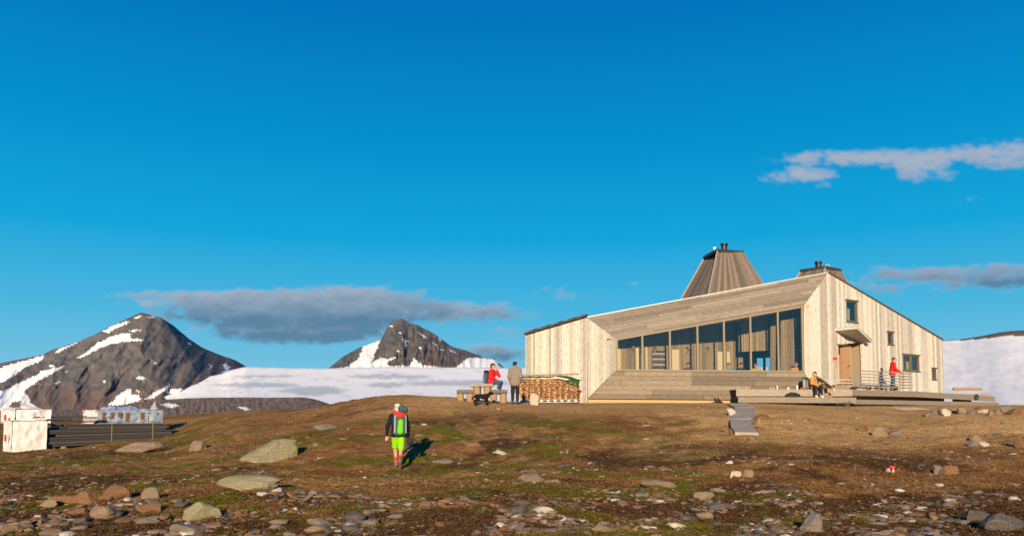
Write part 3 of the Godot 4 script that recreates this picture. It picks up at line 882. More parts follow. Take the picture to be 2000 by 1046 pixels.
func make_rocks() -> void:
	var g: Material = M.rock_grey
	var t: Material = M.rock_tan
	var l: Material = M.rock_lichen
	var b: Material = M.rock_rust
	var w: Material = M.rock_pale
	for e in [[520, 899, 116, 44, l, 3, "large slanting lichen-covered boulder with a dark shaded end"], [268, 881, 108, 20, t, 4, "long low tan rock in front of the lumber stack"], [379, 881, 40, 22, t, 5, "small pyramid-shaped rock beside the long low rock"],
		[462, 957, 132, 28, l, 57, "broad flat slab with yellow lichen along its edge"], [386, 1017, 76, 42, l, 8, "angular peaked boulder with yellow lichen and deep shadow"], [632, 840, 56, 13, g, 9, "flat grey boulder lying alone on brown heath"],
		[368, 1044, 78, 24, g, 10, "grey slab just below the peaked boulder"], [215, 975, 70, 26, b, 11, "tallest rust-brown rock of the broken outcrop"], [165, 982, 60, 22, b, 49, "dark rust rock wedged into the broken outcrop"], [120, 985, 70, 18, b, 12, "low rust-brown ledge next to the broken outcrop"], [85, 992, 46, 14, t, 50, "thin tan ledge at the end of the outcrop"], [200, 1013, 76, 26, t, 13, "rounded tan ledge under the rust-brown outcrop"], [150, 1006, 50, 16, b, 51, "flat rusty step below the broken outcrop"], [288, 975, 52, 24, t, 14, "rounded grey-tan stone on the edge of the outcrop"], [290, 1000, 60, 20, b, 31, "flat orange-brown stone between outcrop and peaked boulder"],
		[924, 875, 42, 14, b, 15, "orange-tan stone lying below the picnic table"], [975, 887, 28, 10, w, 16, "small whitish stone near the orange-tan stone"], [868, 906, 46, 12, g, 17, "thin grey slab on the mossy slope"], [1037, 942, 62, 20, t, 18, "pinkish grey rock set in green moss"], [1293, 952, 76, 16, t, 19, "long pale grey slab in the middle of the heath"],
		[1437, 932, 28, 14, w, 20, "round pale stone touching a square tan stone"], [1462, 932, 19, 16, t, 21, "square tan stone touching a round pale stone"], [1722, 852, 38, 22, t, 23, "square grey-tan block on the sandy slope"], [1753, 849, 26, 12, g, 24, "low grey stone beside the square block"], [1690, 843, 30, 12, b, 25, "reddish stone beside the square block"],
		[1856, 927, 40, 20, b, 26, "bright orange-brown stone in a small heap"], [1838, 928, 22, 22, g, 27, "grey upright stone leaning on the orange-brown stone"], [1590, 1033, 48, 28, g, 28, "rounded grey boulder low on the dark heath"], [1975, 1040, 110, 44, M.rock_dark, 29, "dark craggy outcrop with a split face"], [1925, 1020, 70, 24, M.rock_dark, 32, "dark flat ledge above the craggy outcrop"],
		[1912, 862, 30, 14, t, 33, "stone on top of the small cairn"], [1905, 871, 24, 11, g, 34, "grey foot stone of the small cairn"], [1926, 872, 22, 12, w, 35, "pale foot stone of the small cairn"], [1996, 874, 24, 24, b, 36, "upright orange stone near the cairn"], [1430, 811, 24, 15, w, 37, "white stone beside the slab path"], [1484, 829, 26, 14, t, 38, "tan stone beside the slab path"], [1492, 820, 34, 12, b, 39, "rusty flat stone beside the slab path"], [1484, 842, 34, 11, b, 40, "dark orange stone at the foot of the slab path"],
		[1043, 791, 30, 25, w, 41, "white and orange boulder in front of the firewood"], [1380, 1014, 46, 18, t, 42, "pinkish tan boulder among slate flakes"], [1375, 977, 50, 17, t, 43, "low grey-tan mound of rock on the heath"], [620, 1030, 44, 16, g, 44, "grey slab with a pale top in the slate flakes"], [690, 1020, 50, 22, M.rock_dark, 45, "dark fan of upright slate"], [1010, 1004, 44, 20, M.rock_dark, 46, "dark clump of tilted slate in the moss"], [1175, 1040, 50, 16, t, 47, "tan stone with a yellow lichen spot"], [1225, 1036, 30, 11, b, 48, "flat bright orange flake of stone"]]:
		boulder(e[0], e[1], e[2], e[3], e[4], e[5], e[6])
	for k in 13:   # stones banked up beside the ramp
		boulder(1815 + k * 14 + rng.randf_range(-4, 4), 808 + rng.randf_range(-5, 6), rng.randf_range(14, 30), rng.randf_range(9, 17), [t, g, b, w, t][k % 5], 60 + k, "stone in the rough bank beside the wooden ramp").set_meta("group", "stones banked up beside the ramp")
	# the marked stone
	var o := boulder(1739, 923, 23, 14, w, 22, "white painted stone with a red T mark", "marker_stone")
	var st := tool()
	var p := on_ground(1739, 923)
	var c := p + Vector3(0.0, 0.17, 0.03)
	c.y -= 0.06
	bar(st, c + Vector3(-0.06, 0.03, 0), c + Vector3(0.06, 0.03, 0), 0.2, 0.03)
	bar(st, c + Vector3(0, 0.03, 0), c + Vector3(0, -0.07, 0.01), 0.03, 0.2, Vector3.BACK)
	var mk := put("painted_mark", done(st), M.red_sign, o)
	mk.transform = o.transform.affine_inverse()
	var meshes := []
	for k in 8: meshes.append(rock_mesh(200 + k, 2, 10, 0.2))
	var kinds := [g, g, t, t, t, b, w, M.rock_dark]
	for k in 270:
		var d := 1.0 / lerpf(1.0 / 9.8, 1.0 / 37.0, pow(rng.randf(), 0.9))
		var x := (rng.randf_range(-40, 2040) - CX) / F * d
		if d > 32 and x > -4.0: d = rng.randf_range(12, 30)
		x = clampf(x, -0.66 * d, 0.66 * d)
		var s := rng.randf_range(0.05, 0.14) * (1.4 if d < 14.5 else 1.0) * (1.25 if rng.randf() < 0.2 else 1.0)
		var pick := rng.randi() % 8
		var tall := rng.randf_range(0.28, 0.6)
		var q := put("stone", meshes[k % 8], kinds[pick])
		tag(q, "%s %s %s stone lying loose on the heath" % ["small" if s < 0.09 else ("middling" if s < 0.14 else "large"), "flat" if tall < 0.42 else "chunky", ["grey", "grey", "tan", "tan", "tan", "rust-brown", "whitish", "dark"][pick]], "stone", "loose stones on the heath")
		q.basis = Basis.from_scale(Vector3(s * rng.randf_range(0.9, 1.5), s * tall, s)) * Basis(Vector3.UP, rng.randf() * TAU)
		q.position = Vector3(x, ground(x, -d) + s * 0.02, -d)
	# flakes and pebbles nobody could count
	for kind in 3:
		var mm := MultiMesh.new()
		mm.transform_format = MultiMesh.TRANSFORM_3D
		mm.use_colors = true
		mm.mesh = rock_mesh(300 + kind, 1, 6, 0.25)
		var n := 11000
		mm.instance_count = n
		for i in n:
			var d := 1.0 / lerpf(1.0 / 9.0, 1.0 / 40.0, rng.randf())
			var x := (rng.randf_range(-80, 2080) - CX) / F * d
			if d > 37 and x > 0: d = rng.randf_range(10, 22)
			var clump := nz.get_noise_2d(x * 40 + 70, d * 40)
			var s := (rng.randf_range(0.007, 0.024) if rng.randf() < (0.55 if d < 16.0 else 0.8) else rng.randf_range(0.02, 0.06 if d < 16.0 else 0.046)) * (1.0 + clampf(clump * 2.8, -0.45, 1.3)) * (1.0 if d < 26 else 0.8)
			var y := ground(x, -d)
			var bs := Basis(Vector3(rng.randf_range(-1, 1), 0, rng.randf_range(-1, 1)).normalized(), rng.randf_range(-0.5, 0.5)) * Basis(Vector3.UP, rng.randf() * TAU) * Basis.from_scale(Vector3(s * 1.5, s * rng.randf_range(0.18, 0.5), s))
			mm.set_instance_transform(i, Transform3D(bs, Vector3(x, y + s * 0.06, -d)))
			var u := rng.randf()
			var c2 := Color(0.17, 0.14, 0.115) if u < 0.35 else (Color(0.25, 0.175, 0.115) if u < 0.62 else (Color(0.24, 0.115, 0.05) if u < 0.84 else (Color(0.46, 0.42, 0.36) if u < 0.91 else Color(0.08, 0.065, 0.055))))
			mm.set_instance_color(i, c2 * rng.randf_range(0.7, 1.15))
		var mi := MultiMeshInstance3D.new()
		mi.name = numbered("gravel")
		mi.multimesh = mm
		mi.material_override = M.rock_far
		add_child(mi)
		tag(mi, ["grey and tan slate flakes strewn over the heath", "rusty pebbles strewn over the heath", "pale gravel strewn over the heath"][kind], "gravel", "", "stuff")
	# heather, moss and dry grass
	var tuft := tool()
	for i in 9:
		var a := i * 2.4
		var dir := Vector3(cos(a), 0, sin(a))
		var side := Vector3(-sin(a), 0, cos(a)) * 0.16
		var foot := dir * 0.25 * (i % 3)
		tri(tuft, foot - side, foot + side, foot + dir * 0.75 + Vector3.UP * (0.6 + 0.13 * (i % 4)))
	var tm := done(tuft)
	for kind in 2:
		var mm := MultiMesh.new()
		mm.transform_format = MultiMesh.TRANSFORM_3D
		mm.use_colors = true
		mm.mesh = tm
		var n := 42000
		mm.instance_count = n
		for i in n:
			var d := 1.0 / lerpf(1.0 / 8.8, 1.0 / 42.0, rng.randf())
			var x := (rng.randf_range(-80, 2080) - CX) / F * d
			if d > 33 and x > -2.5: d = rng.randf_range(9, 24)
			var px := CX + F * x / d
			if kind == 1 and px > 1250 and d > 23: d = rng.randf_range(9, 20)
			x = clampf(x, -0.68 * d, 0.68 * d)
			var s := rng.randf_range(0.03, 0.08) * (0.8 if kind == 1 else 1.0) * (1.35 if rng.randf() < 0.25 else 1.0)
			var sc := soil(x, -d)
			mm.set_instance_transform(i, Transform3D(Basis(Vector3.UP, rng.randf() * TAU) * Basis.from_scale(Vector3(s, s * rng.randf_range(0.35, 0.8), s)), Vector3(x, ground(x, -d) - 0.006, -d)))
			mm.set_instance_color(i, sc.lerp(Color(0.13, 0.12, 0.018) if kind == 1 and sc.g > sc.r * 0.75 else Color(0.17, 0.085, 0.03), 0.2) * rng.randf_range(0.6, 1.2))
		var mi := MultiMeshInstance3D.new()
		mi.name = numbered("heath_plants")
		mi.multimesh = mm
		mi.material_override = M.leaf
		add_child(mi)
		tag(mi, ["brown heather and dry stalks covering the heath", "low green moss and grass in the heath"][kind], "ground cover", "", "stuff")

# ---- timber deck, path and what stands on it
func make_deck() -> void:
	var y := 2.73
	var up := Vector3.UP
	var gd := Vector3(0.813, 0, -0.582).normalized()
	var gn := Vector3(0.582, 0, 0.813).normalized()
	var a := Vector3(10.71, y, -38.4)
	var b := Vector3(16.3, y, -38.5)
	var r0 := Vector3(16.36, y, -38.55)
	var r1 := r0 + gd * 5.5
	var deck := thing("wooden_deck", Vector3(15, 2.0, -39), "grey weathered timber deck with bench step and pipe railing", "deck")
	var beam := func(called: String, p: Vector3, q: Vector3, w: float, h: float, m: Material) -> void:
		var st := tool()
		bar(st, p, q, w, h)
		wput(called, st, m, deck)
	beam.call("front_beam", a + up * -0.165, b + up * -0.165, 0.07, 0.30, M.deck[0])
	beam.call("front_beam", r0 + up * -0.15, r1 + up * -0.15, 0.07, 0.28, M.deck[1])
	beam.call("step_beam", Vector3(10.65, 2.22, -37.9), Vector3(16.25, 2.2, -37.98), 0.07, 0.24, M.deck[1])
	var e0 := r0 + gd * 0.05
	beam.call("lower_beam", Vector3(e0.x, 2.15, e0.z), Vector3(e0.x, 2.12, e0.z) + gd * 15.0, 0.07, 0.22, M.deck[1])
	beam.call("ramp_beam", r1 + gd * 0.06 + up * -0.15, r1 + gd * 9.1 + up * -0.32, 0.08, 0.27, M.deck[1])
	for k in 12:   # bench and step boards
		beam.call("board", Vector3(10.72, y, -38.44 - k * 0.15), Vector3(16.3 + k * 0.1, y, -38.54 - k * 0.15), 0.14, 0.03, M.deck[k % 4])
	for k in 3:
		beam.call("board", Vector3(10.66, 2.35, -37.93 - k * 0.15), Vector3(16.25, 2.33, -38.01 - k * 0.15), 0.14, 0.03, M.deck[k % 4])
	for k in 12:   # deck and ramp boards
		var off := -gn * (0.04 + k * 0.15)
		beam.call("board", r0 + off, r1 + off, 0.14, 0.03, M.deck[k % 4])
		beam.call("ramp_board", r1 + off + gd * 0.06, r1 + off + gd * 9.1 + up * -0.17, 0.14, 0.03, M.deck[(k + 1) % 4])
	for t in [0.9, 2.05, 3.35, 4.65, 5.75, 7.2, 8.6]:
		var p: Vector3 = r0 + gd * t - gn * 0.05
		beam.call("post", Vector3(p.x, 1.75, p.z), Vector3(p.x, 2.6, p.z), 0.13, 0.13, M.pale_plain)
	for x in [11.3, 12.0, 13.0, 14.2, 15.4]:
		beam.call("post", Vector3(x, 2.0, -38.5), Vector3(x, 2.6, -38.5), 0.1, 0.1, M.pale_plain)
	beam.call("block", Vector3(15.5, 2.84, -38.75), Vector3(16.25, 2.84, -38.78), 0.3, 0.2, M.deck[1])
	beam.call("block", Vector3(14.6, 2.46, -38.2), Vector3(15.2, 2.46, -38.2), 0.25, 0.18, M.deck[1])
	# railing
	for t in [0.0, 1.75, 3.6, 5.45]:
		var p: Vector3 = r0 + gd * t - gn * 0.02
		beam.call("rail_post", p - up * 0.2, p + up * 0.93, 0.06, 0.06, M.zinc)
	for k in 6:
		var h := 0.93 - k * 0.15
		beam.call("rail", r0 + up * h, r1 + up * h, 0.05, 0.045, M.rail)
		beam.call("rail", r1 + up * h, r1 - gn * 0.7 + up * h, 0.05, 0.045, M.rail)
		if k > 2: beam.call("rail", r0 + up * h, r0 - gn * 1.0 - gd * 0.6 + up * h, 0.05, 0.045, M.rail)
	# slab path
	var rows := [786.0, 793.0, 800.0, 812.0, 825.0, 838.0, 851.0]
	var le := [1411.0, 1424.0, 1436.0, 1431.0, 1426.0, 1428.0, 1436.0]
	var ri := [1450.0, 1462.0, 1473.0, 1476.0, 1468.0, 1466.0, 1482.0]
	for i in 6:
		var st := tool()
		var q := []
		for e in [[le[i + 1], rows[i + 1] - 0.7], [ri[i + 1], rows[i + 1] - 0.7], [ri[i], rows[i]], [le[i], rows[i]]]:
			var p := on_ground(e[0], e[1])
			p.y = broad(p.x, -p.z) + 0.09
			q.append(p)
		slab(st, q, Vector3(0, -0.12, 0))
		var o := put("path_slab", done(st), M.slab)
		tag(o, "thin grey stone slab in the path up to the deck", "slab", "slabs of the path up to the deck")
	# loose planks under the deck
	for i in 5:
		var st := tool()
		var p := on_ground(1738 + i * 6, 799 + i * 1.2)
		bar(st, p + up * 0.07, p + Vector3(1.5, 0.02, -0.7) + up * (0.05 + 0.01 * i), 0.12, 0.03)
		tag(put("loose_plank", done(st), M.deck[i % 4]), "weathered plank lying on the ground below the deck railing", "plank", "planks dropped below the deck")
	# cups and bottles
	var spots := [[1505.5, 0.06, 0.11, M.plinth, "short tan cup on the deck bench"], [1511, 0.06, 0.1, M.plinth, "short tan cup on the deck bench"], [1518.5, 0.055, 0.2, M.zinc, "tall steel bottle on the deck bench beside two cups"], [1540, 0.06, 0.1, M.white_plastic, "lone pale cup in the middle of the deck bench"], [1557.5, 0.05, 0.2, M.white_plastic, "white bottle beside the leaning grey backpack"], [1566, 0.06, 0.09, M.red_sign, "small red cup beside the leaning grey backpack"]]
	for s in spots:
		var p := on_level(s[0], 762.5, y + 0.015)
		p.z = -38.7
		p.x = (s[0] - CX) / F * 38.7
		var st := tool()
		tube(st, p, p + up * s[2] * 0.8, s[1] * 0.8, s[1], 12)
		tube(st, p + up * s[2] * 0.8, p + up * s[2], s[1], s[1] * (0.5 if s[2] > 0.15 else 0.95), 12)
		tag(put("bottle" if s[2] > 0.15 else "cup", done(st), s[3]), s[4], "bottle" if s[2] > 0.15 else "cup", "drinks on the deck bench")
	var bag := put("duffel_bag", lump([[Vector3(-0.25, 0.06, 0), Vector3(0.25, 0.06, 0), 0.11, 0.1], [Vector3(-0.1, 0.14, 0), Vector3(0.12, 0.13, 0), 0.09, 0.08]], 0.025, 0.08), M.black_cloth)
	bag.position = Vector3(13.35, 2.37, -38.17)
	tag(bag, "black rounded bag lying on the lower deck step", "bag")
	# boots by the door
	var boot := thing("hiking_boot", Vector3.ZERO, "hiking boot in the heap of footwear by the porch", "boot", "footwear left by the porch")
	var st := tool()
	box(st, Vector3(-0.05, 0, -0.15), Vector3(0.05, 0.03, 0.15))
	put("sole", done(st), M.black_metal, boot)
	put("upper", lump([[Vector3(0, 0.06, -0.1), Vector3(0, 0.075, 0.06), 0.04, 0.05], [Vector3(0, 0.08, 0.08), Vector3(0, 0.2, 0.1), 0.05, 0.055]], 0.016, 0.04), M.boot[0], boot)
	for i in 22:
		var o: Node3D = boot if i == 0 else boot.duplicate()
		if i > 0:
			o.name = numbered("hiking_boot")
			add_child(o)
		var p: Vector3
		if i < 11: p = Vector3(15.25, 0, -38.95) + gd * rng.randf_range(0.0, 1.4) - gn * rng.randf_range(-0.1, 0.5)
		else: p = r0 + gd * rng.randf_range(0.3, 4.9) - gn * rng.randf_range(0.25, 0.9)
		o.position = Vector3(p.x, y + 0.016, p.z)
		o.rotation.y = rng.randf() * TAU
		if i > 10: o.set_meta("label", "hiking boot set down behind the deck railing")
		o.get_node("upper").material_override = M.boot[i % 5]
	for i in 2:
		var o := boot.duplicate()
		o.name = numbered("hiking_boot")
		add_child(o)
		o.set_meta("label", "dark shoe on the ground under the slanting boards")
		o.set_meta("group", "pair of dark shoes below the wall")
		o.position = Vector3(9.98 + i * 0.16, 0, -39.2)
		o.position.y = ground(o.position.x, -39.2)
		o.get_node("upper").material_override = M.black_cloth
	st = tool()
	for k in 14:
		var t0 := TAU * k / 14
		var t1 := TAU * (k + 1) / 14
		var c := r0 + gd * 12.2 + up * -0.22 + gn * 0.1
		tube(st, c + gd * cos(t0) * 0.16 + up * sin(t0) * 0.12, c + gd * cos(t1) * 0.16 + up * sin(t1) * 0.12, 0.05, 0.05, 6, false)
	tag(put("hose_coil", done(st), M.green_tarp), "green hose coil hanging on the ramp beam", "hose")
	st = tool()
	for k in 16:
		var p := Vector3(15.72 + 0.03 * (k % 5), 2.0, -37.85 + 0.02 * (k % 3))
		p.y = ground(p.x, p.z)
		var tip := p + Vector3(rng.randf_range(-0.15, 0.2), rng.randf_range(0.2, 0.38), rng.randf_range(-0.05, 0.1))
		tri(st, p - Vector3(0.015, 0, 0), p + Vector3(0.015, 0, 0), tip)
	tag(put("grass_tuft", done(st), M.leaf_plain), "dry green tuft growing against the deck step", "plant")
	# log table behind the low end of the cabin
	var tb := thing("log_table", Vector3(26.1, 2.0, -46.6), "rough log table standing past the far end of the cabin", "table")
	for e in [[0.75, 1.35, 1.6, 0.09, "tabletop"], [0.35, 0.95, 2.0, 0.12, "bench"], [0.0, 0.25, 0.9, 0.2, "stump"]]:
		st = tool()
		tube(st, Vector3(-0.5, e[0] + 0.25, 0.0), Vector3(-0.5 + e[2], e[0] + 0.25, 0.1), e[3], e[3] * 0.9, 10)
		put(e[4], done(st), M.log, tb)

func make_left_goods() -> void:
	var up := Vector3.UP
	# lumber stack
	var p0 := P(74, 877, 34.0)
	var p1 := P(352, 865, 39.0)
	p0.y = ground(p0.x, p0.z)
	p1.y = p0.y + 0.1
	var dir := (p1 - p0).normalized()
	var side := Vector3(-dir.z, 0, dir.x)
	if side.z > 0: side = -side
	var stack := thing("lumber_stack", p0, "long stack of dark grey planks strapped together on the heath", "lumber")
	var length := (p1 - p0).length()
	for layer in 9:
		for j in 4:
			var st := tool()
			var s0 := rng.randf_range(0.2, 0.75) + (0.5 if layer > 6 else 0.0)
			var hgt := 0.14 + layer * 0.105
			if j == 0: hgt += rng.randf_range(-0.012, 0.012)
			bar(st, dir * s0 + side * (0.12 + j * 0.22) + up * hgt, dir * (length + rng.randf_range(-0.3, 0.25) - 0.1 * layer) + side * (0.12 + j * 0.22) + up * (hgt - 0.01 * layer), 0.2, 0.085)
			put("plank", done(st), M.lumber[(layer + j) % 3], stack)
	for t in [0.48, 0.78]:
		var st := tool()
		bar(st, dir * length * t + side * 0.005 + up * 0.08, dir * length * t + side * 0.005 + up * 0.98, 0.035, 0.015, side)
		put("strap", done(st), M.strap, stack)
	for k in 2:
		var st := tool()
		bar(st, dir * (1.0 + 3.4 * k) + side * -0.1 + up * 0.04, dir * (1.0 + 3.4 * k) + side * 1.1 + up * 0.04, 0.12, 0.1)
		put("bearer", done(st), M.log, stack)
	for k in 7:   # loose ends
		var st := tool()
		var q := dir * rng.randf_range(-0.3, 0.9) + side * rng.randf_range(0.1, 0.8) + up * (1.06 + 0.05 * k)
		bar(st, q, q + dir * rng.randf_range(1.4, 2.6) + side * rng.randf_range(-0.35, 0.35) + up * rng.randf_range(-0.04, 0.02), 0.16, 0.04)
		put("loose_board", done(st), M.lumber[k % 3], stack)
	var pale := thing("pale_plank_pack", p0 + side * 1.5 + dir * 0.2, "pack of pale fresh planks behind the dark lumber stack", "lumber")
	for k in 8:
		var st := tool()
		bar(st, Vector3.ZERO + side * 0.24 * (k % 4) + up * (0.75 + 0.09 * (k / 4)), dir * 2.6 + side * 0.24 * (k % 4) + up * (0.78 + 0.09 * (k / 4)), 0.22, 0.08)
		put("plank", done(st), M.pale_plain, pale)
	var st2 := tool()
	box(st2, Vector3(-0.1, 0, -0.4), Vector3(0.4, 0.7, 0.2))
	put("bearer", done(st2), M.log, pale)
	# foil-covered pack on top
	var c0 := P(190, 838, 37.0)
	c0.y = p0.y + 1.05
	var pack := thing("foil_covered_pack", c0, "silver foil covered building pack with brown stripes on top of the lumber", "pack", "", 0.0)
	var ex := Vector3(dir.x, 0, dir.z).normalized()
	var ez := Vector3(ex.z, 0, -ex.x)
	var hh := 0.62
	var crumple := func(pk: Node3D, called: String, o: Vector3, a: Vector3, b: Vector3, amp: float, m: Material, n: int, lump_: float) -> void:   # a creased sheet over o + s a + t b
		var v := PackedVector3Array()
		var ix := PackedInt32Array()
		var nn := a.cross(b).normalized()
		for j in n + 1:
			for i in n + 1:
				var s := float(i) / n
				var t := float(j) / n
				var e := minf(1.0, 6.0 * minf(minf(s, 1 - s), minf(t, 1 - t)))
				var q := o + a * s + b * t
				v.append(q + nn * (nz.get_noise_3d(q.x * 60, q.y * 60, q.z * 60) * amp + absf(nz.get_noise_3d(q.x * 150 + 40, q.y * 150, q.z * 150)) * amp * 0.7) * (0.35 + 0.65 * e) + nn * lump_ * e * maxf(0, nz.get_noise_3d(q.x * 28 + 7, 0, q.z * 28) + 0.25))
		for j in n:
			for i in n:
				var k := j * (n + 1) + i
				ix.append_array([k, k + n + 1, k + 1, k + 1, k + n + 1, k + n + 2])
		put(called, mesh_of(v, ix), m, pk)
	crumple.call(pack, "end_sheet", ez * 1.5, -ez * 1.5, up * hh, 0.03, M.wrap_white, 26, 0.0)
	crumple.call(pack, "side_sheet", Vector3.ZERO, ex * 3.1, up * hh, 0.12, M.foil, 44, 0.0)
	crumple.call(pack, "top_sheet", up * hh, ex * 3.1, ez * 1.5, 0.22, M.foil, 60, 0.16)
	crumple.call(pack, "back_sheet", ex * 3.1 + ez * 1.5, -ex * 3.1, up * hh, 0.04, M.foil, 20, 0.0)
	crumple.call(pack, "end_sheet", ex * 3.1, ez * 1.5, up * hh, 0.04, M.foil, 20, 0.0)
	for k in 8:
		if k == 4: continue
		var st := tool()
		var q := ex * (0.22 + k * 0.36) + Vector3(0, 0, 0.05)
		slab(st, [q + up * 0.08, q + ex * 0.17 + up * 0.08, q + ex * 0.17 + up * 0.52, q + up * 0.52], -ez.cross(ex).cross(ex) * 0.0 + Vector3(0, 0, -0.06))
		put("stripe_board", done(st), M.brown_print, pack)
	var st3 := tool()
	tri(st3, ex * 2.55 + ez * 0.3 + up * hh, ex * 2.95 + ez * 0.35 + up * (hh + 0.05), ex * 2.85 + ez * 0.3 + up * (hh + 0.48))
	tri(st3, ex * 2.95 + ez * 0.35 + up * (hh + 0.05), ex * 2.9 + ez * 0.75 + up * hh, ex * 2.85 + ez * 0.3 + up * (hh + 0.48))
	put("foil_flap", done(st3), M.wrap_white, pack)
	for e in [[0.02, 0.0], [0.02, 0.55], [1.3, 0.0], [1.3, 0.55]]:
		var st := tool()
		bar(st, ez * e[0] + up * e[1] + Vector3(-0.03, 0.03, 0.03), ez * (e[0] + 0.18) + up * e[1] + Vector3(-0.03, 0.03, 0.03), 0.03, 0.1)
		put("orange_tape", done(st), M.orange, pack)
	# white wrapped bales
	for e in [[P(22, 878, 33.5), 1.28, 1.45, 1.25, "white wrapped bale with a red print standing on the heath", "wrapped_bale"], [P(30, 827, 34.2), 2.3, 0.6, 1.3, "loosely wrapped white pack lying on top of the bale", "wrapped_pack"]]:
		var o: Vector3 = e[0]
		if e[5] == "wrapped_bale": o.y = ground(o.x, o.z)
		pack = thing(e[5], o, e[4], "bale")
		var ax := Vector3(0.84, 0, -0.54) * float(e[3])
		var az := Vector3(-0.72, 0, -0.69) * float(e[1])
		var uh := up * float(e[2] if e[5] == "wrapped_pack" else 1.27)
		var soft := 0.12 if e[5] == "wrapped_bale" else 0.2
		crumple.call(pack, "side_sheet", az, -az, uh, soft, M.wrap_white, 26, 0.0)
		crumple.call(pack, "side_sheet", Vector3.ZERO, ax, uh, soft, M.wrap_white, 26, 0.0)
		crumple.call(pack, "top_sheet", uh, ax, az, soft, M.wrap_white, 26, soft)
		crumple.call(pack, "back_sheet", ax, az, uh, soft, M.wrap_white, 12, 0.0)
		crumple.call(pack, "back_sheet", ax + az, -ax, uh, soft, M.wrap_white, 12, 0.0)
		var st := tool()
		var mk := az * 0.3 + uh * (0.45 if e[5] == "wrapped_bale" else 0.4) + (Vector3(-0.69, 0, 0.72)) * (soft + 0.03)
		for k in 12:
			var t0 := TAU * k / 12
			var t1 := TAU * (k + 1) / 12
			tri(st, mk, mk + az.normalized() * -cos(t0) * 0.2 + up * sin(t0) * 0.17, mk + az.normalized() * -cos(t1) * 0.2 + up * sin(t1) * 0.17)
		put("red_print", done(st), M.red_sign, pack)

func make_woodpile() -> void:
	var up := Vector3.UP
	var a := Vector3((1018 - CX) / F * 39.5, 0, -39.5)
	var b := Vector3((1131 - CX) / F * 38.55, 0, -38.55)
	a.y = 2.12
	b.y = 2.12
	var dir := (b - a).normalized()
	var out := Vector3(-dir.z, 0, dir.x)
	if out.z < 0: out = -out
	var pile := thing("firewood_stack", a, "split firewood stacked on pallets under a green tarpaulin against the cabin", "firewood")
	var length := (b - a).length()
	var st := tool()
	for k in 2:
		bar(st, up * (0.02 + k * 0.11) + out * 0.0, dir * length + up * (0.02 + k * 0.11), 0.6, 0.025)
	for k in 9:
		bar(st, dir * (0.1 + k * (length - 0.2) / 8) + up * 0.075 - out * 0.3, dir * (0.1 + k * (length - 0.2) / 8) + up * 0.075 + out * 0.3, 0.1, 0.085)
	put("pallet", done(st), M.pale_plain, pile)
	var rows := 13
	for m in 3:
		st = tool()
		for j in rows:
			var n := 31
			for i in n:
				if (i * 7 + j * 3) % 3 != m: continue
				var x := (i + 0.5 * (j % 2) + rng.randf_range(-0.15, 0.15)) * length / n
				var top := 1.17 - 0.28 * smoothstep(0.72, 1.0, x / length)
				var y := 0.2 + j * 0.083 + rng.randf_range(-0.012, 0.012)
				if y > top: continue
				var c := dir * clampf(x, 0.04, length - 0.04) + up * y
				var r := rng.randf_range(0.036, 0.058)
				var turn := rng.randf() * TAU
				var pts := []
				var kk := 3 + rng.randi() % 3
				for q in kk:
					var t := turn + TAU * q / kk
					pts.append(c + (dir * cos(t) + up * sin(t)) * r + out * (0.27 + rng.randf_range(-0.01, 0.04)))
				slab(st, pts, -out * 0.5)
		var logs := put("split_logs", done(st), M.split[m], pile)
		logs.set_meta("kind", "stuff")
	var v := PackedVector3Array()
	var ix := PackedInt32Array()
	for j in 9:
		for i in 41:
			var x := i / 40.0
			var over := 0.0
			var yy := 1.27 - 0.2 * smoothstep(0.74, 1.0, x)
			var z := lerpf(-0.34, 0.36, j / 8.0)
			var hang := smoothstep(5, 8, j) * (0.07 + 0.26 * smoothstep(0.68, 0.86, x) * (1.0 - 0.3 * smoothstep(0.95, 1.0, x)))
			v.append(dir * (x * (length + 0.12) - 0.04 + over) + out * (z + nz.get_noise_2d(x * 300, j * 30) * 0.03) + up * (yy - hang + nz.get_noise_2d(x * 500 + 9, j * 60) * 0.05))
	for j in 8:
		for i in 40:
			var k := j * 41 + i
			ix.append_array([k, k + 1, k + 41, k + 1, k + 42, k + 41])
	put("tarpaulin", mesh_of(v, ix), M.green_tarp, pile)
	for k in 4:
		st = tool()
		var x := 0.1 + k * 0.62
		bar(st, dir * x + up * 1.34 + out * rng.randf_range(-0.1, 0.2), dir * (x + 0.75 + 0.2 * (k % 2)) + up * (1.33 + 0.03 * (k % 2)) + out * rng.randf_range(-0.05, 0.25), 0.2, 0.06)
		put("weight_board", done(st), M.log, pile)
	st = tool()
	bar(st, dir * length * 0.62 + up * 1.22 + out * 0.3, dir * length * 0.86 + up * 1.08 + out * 0.4, 0.2, 0.07)
	put("weight_board", done(st), M.pale_plain, pile)

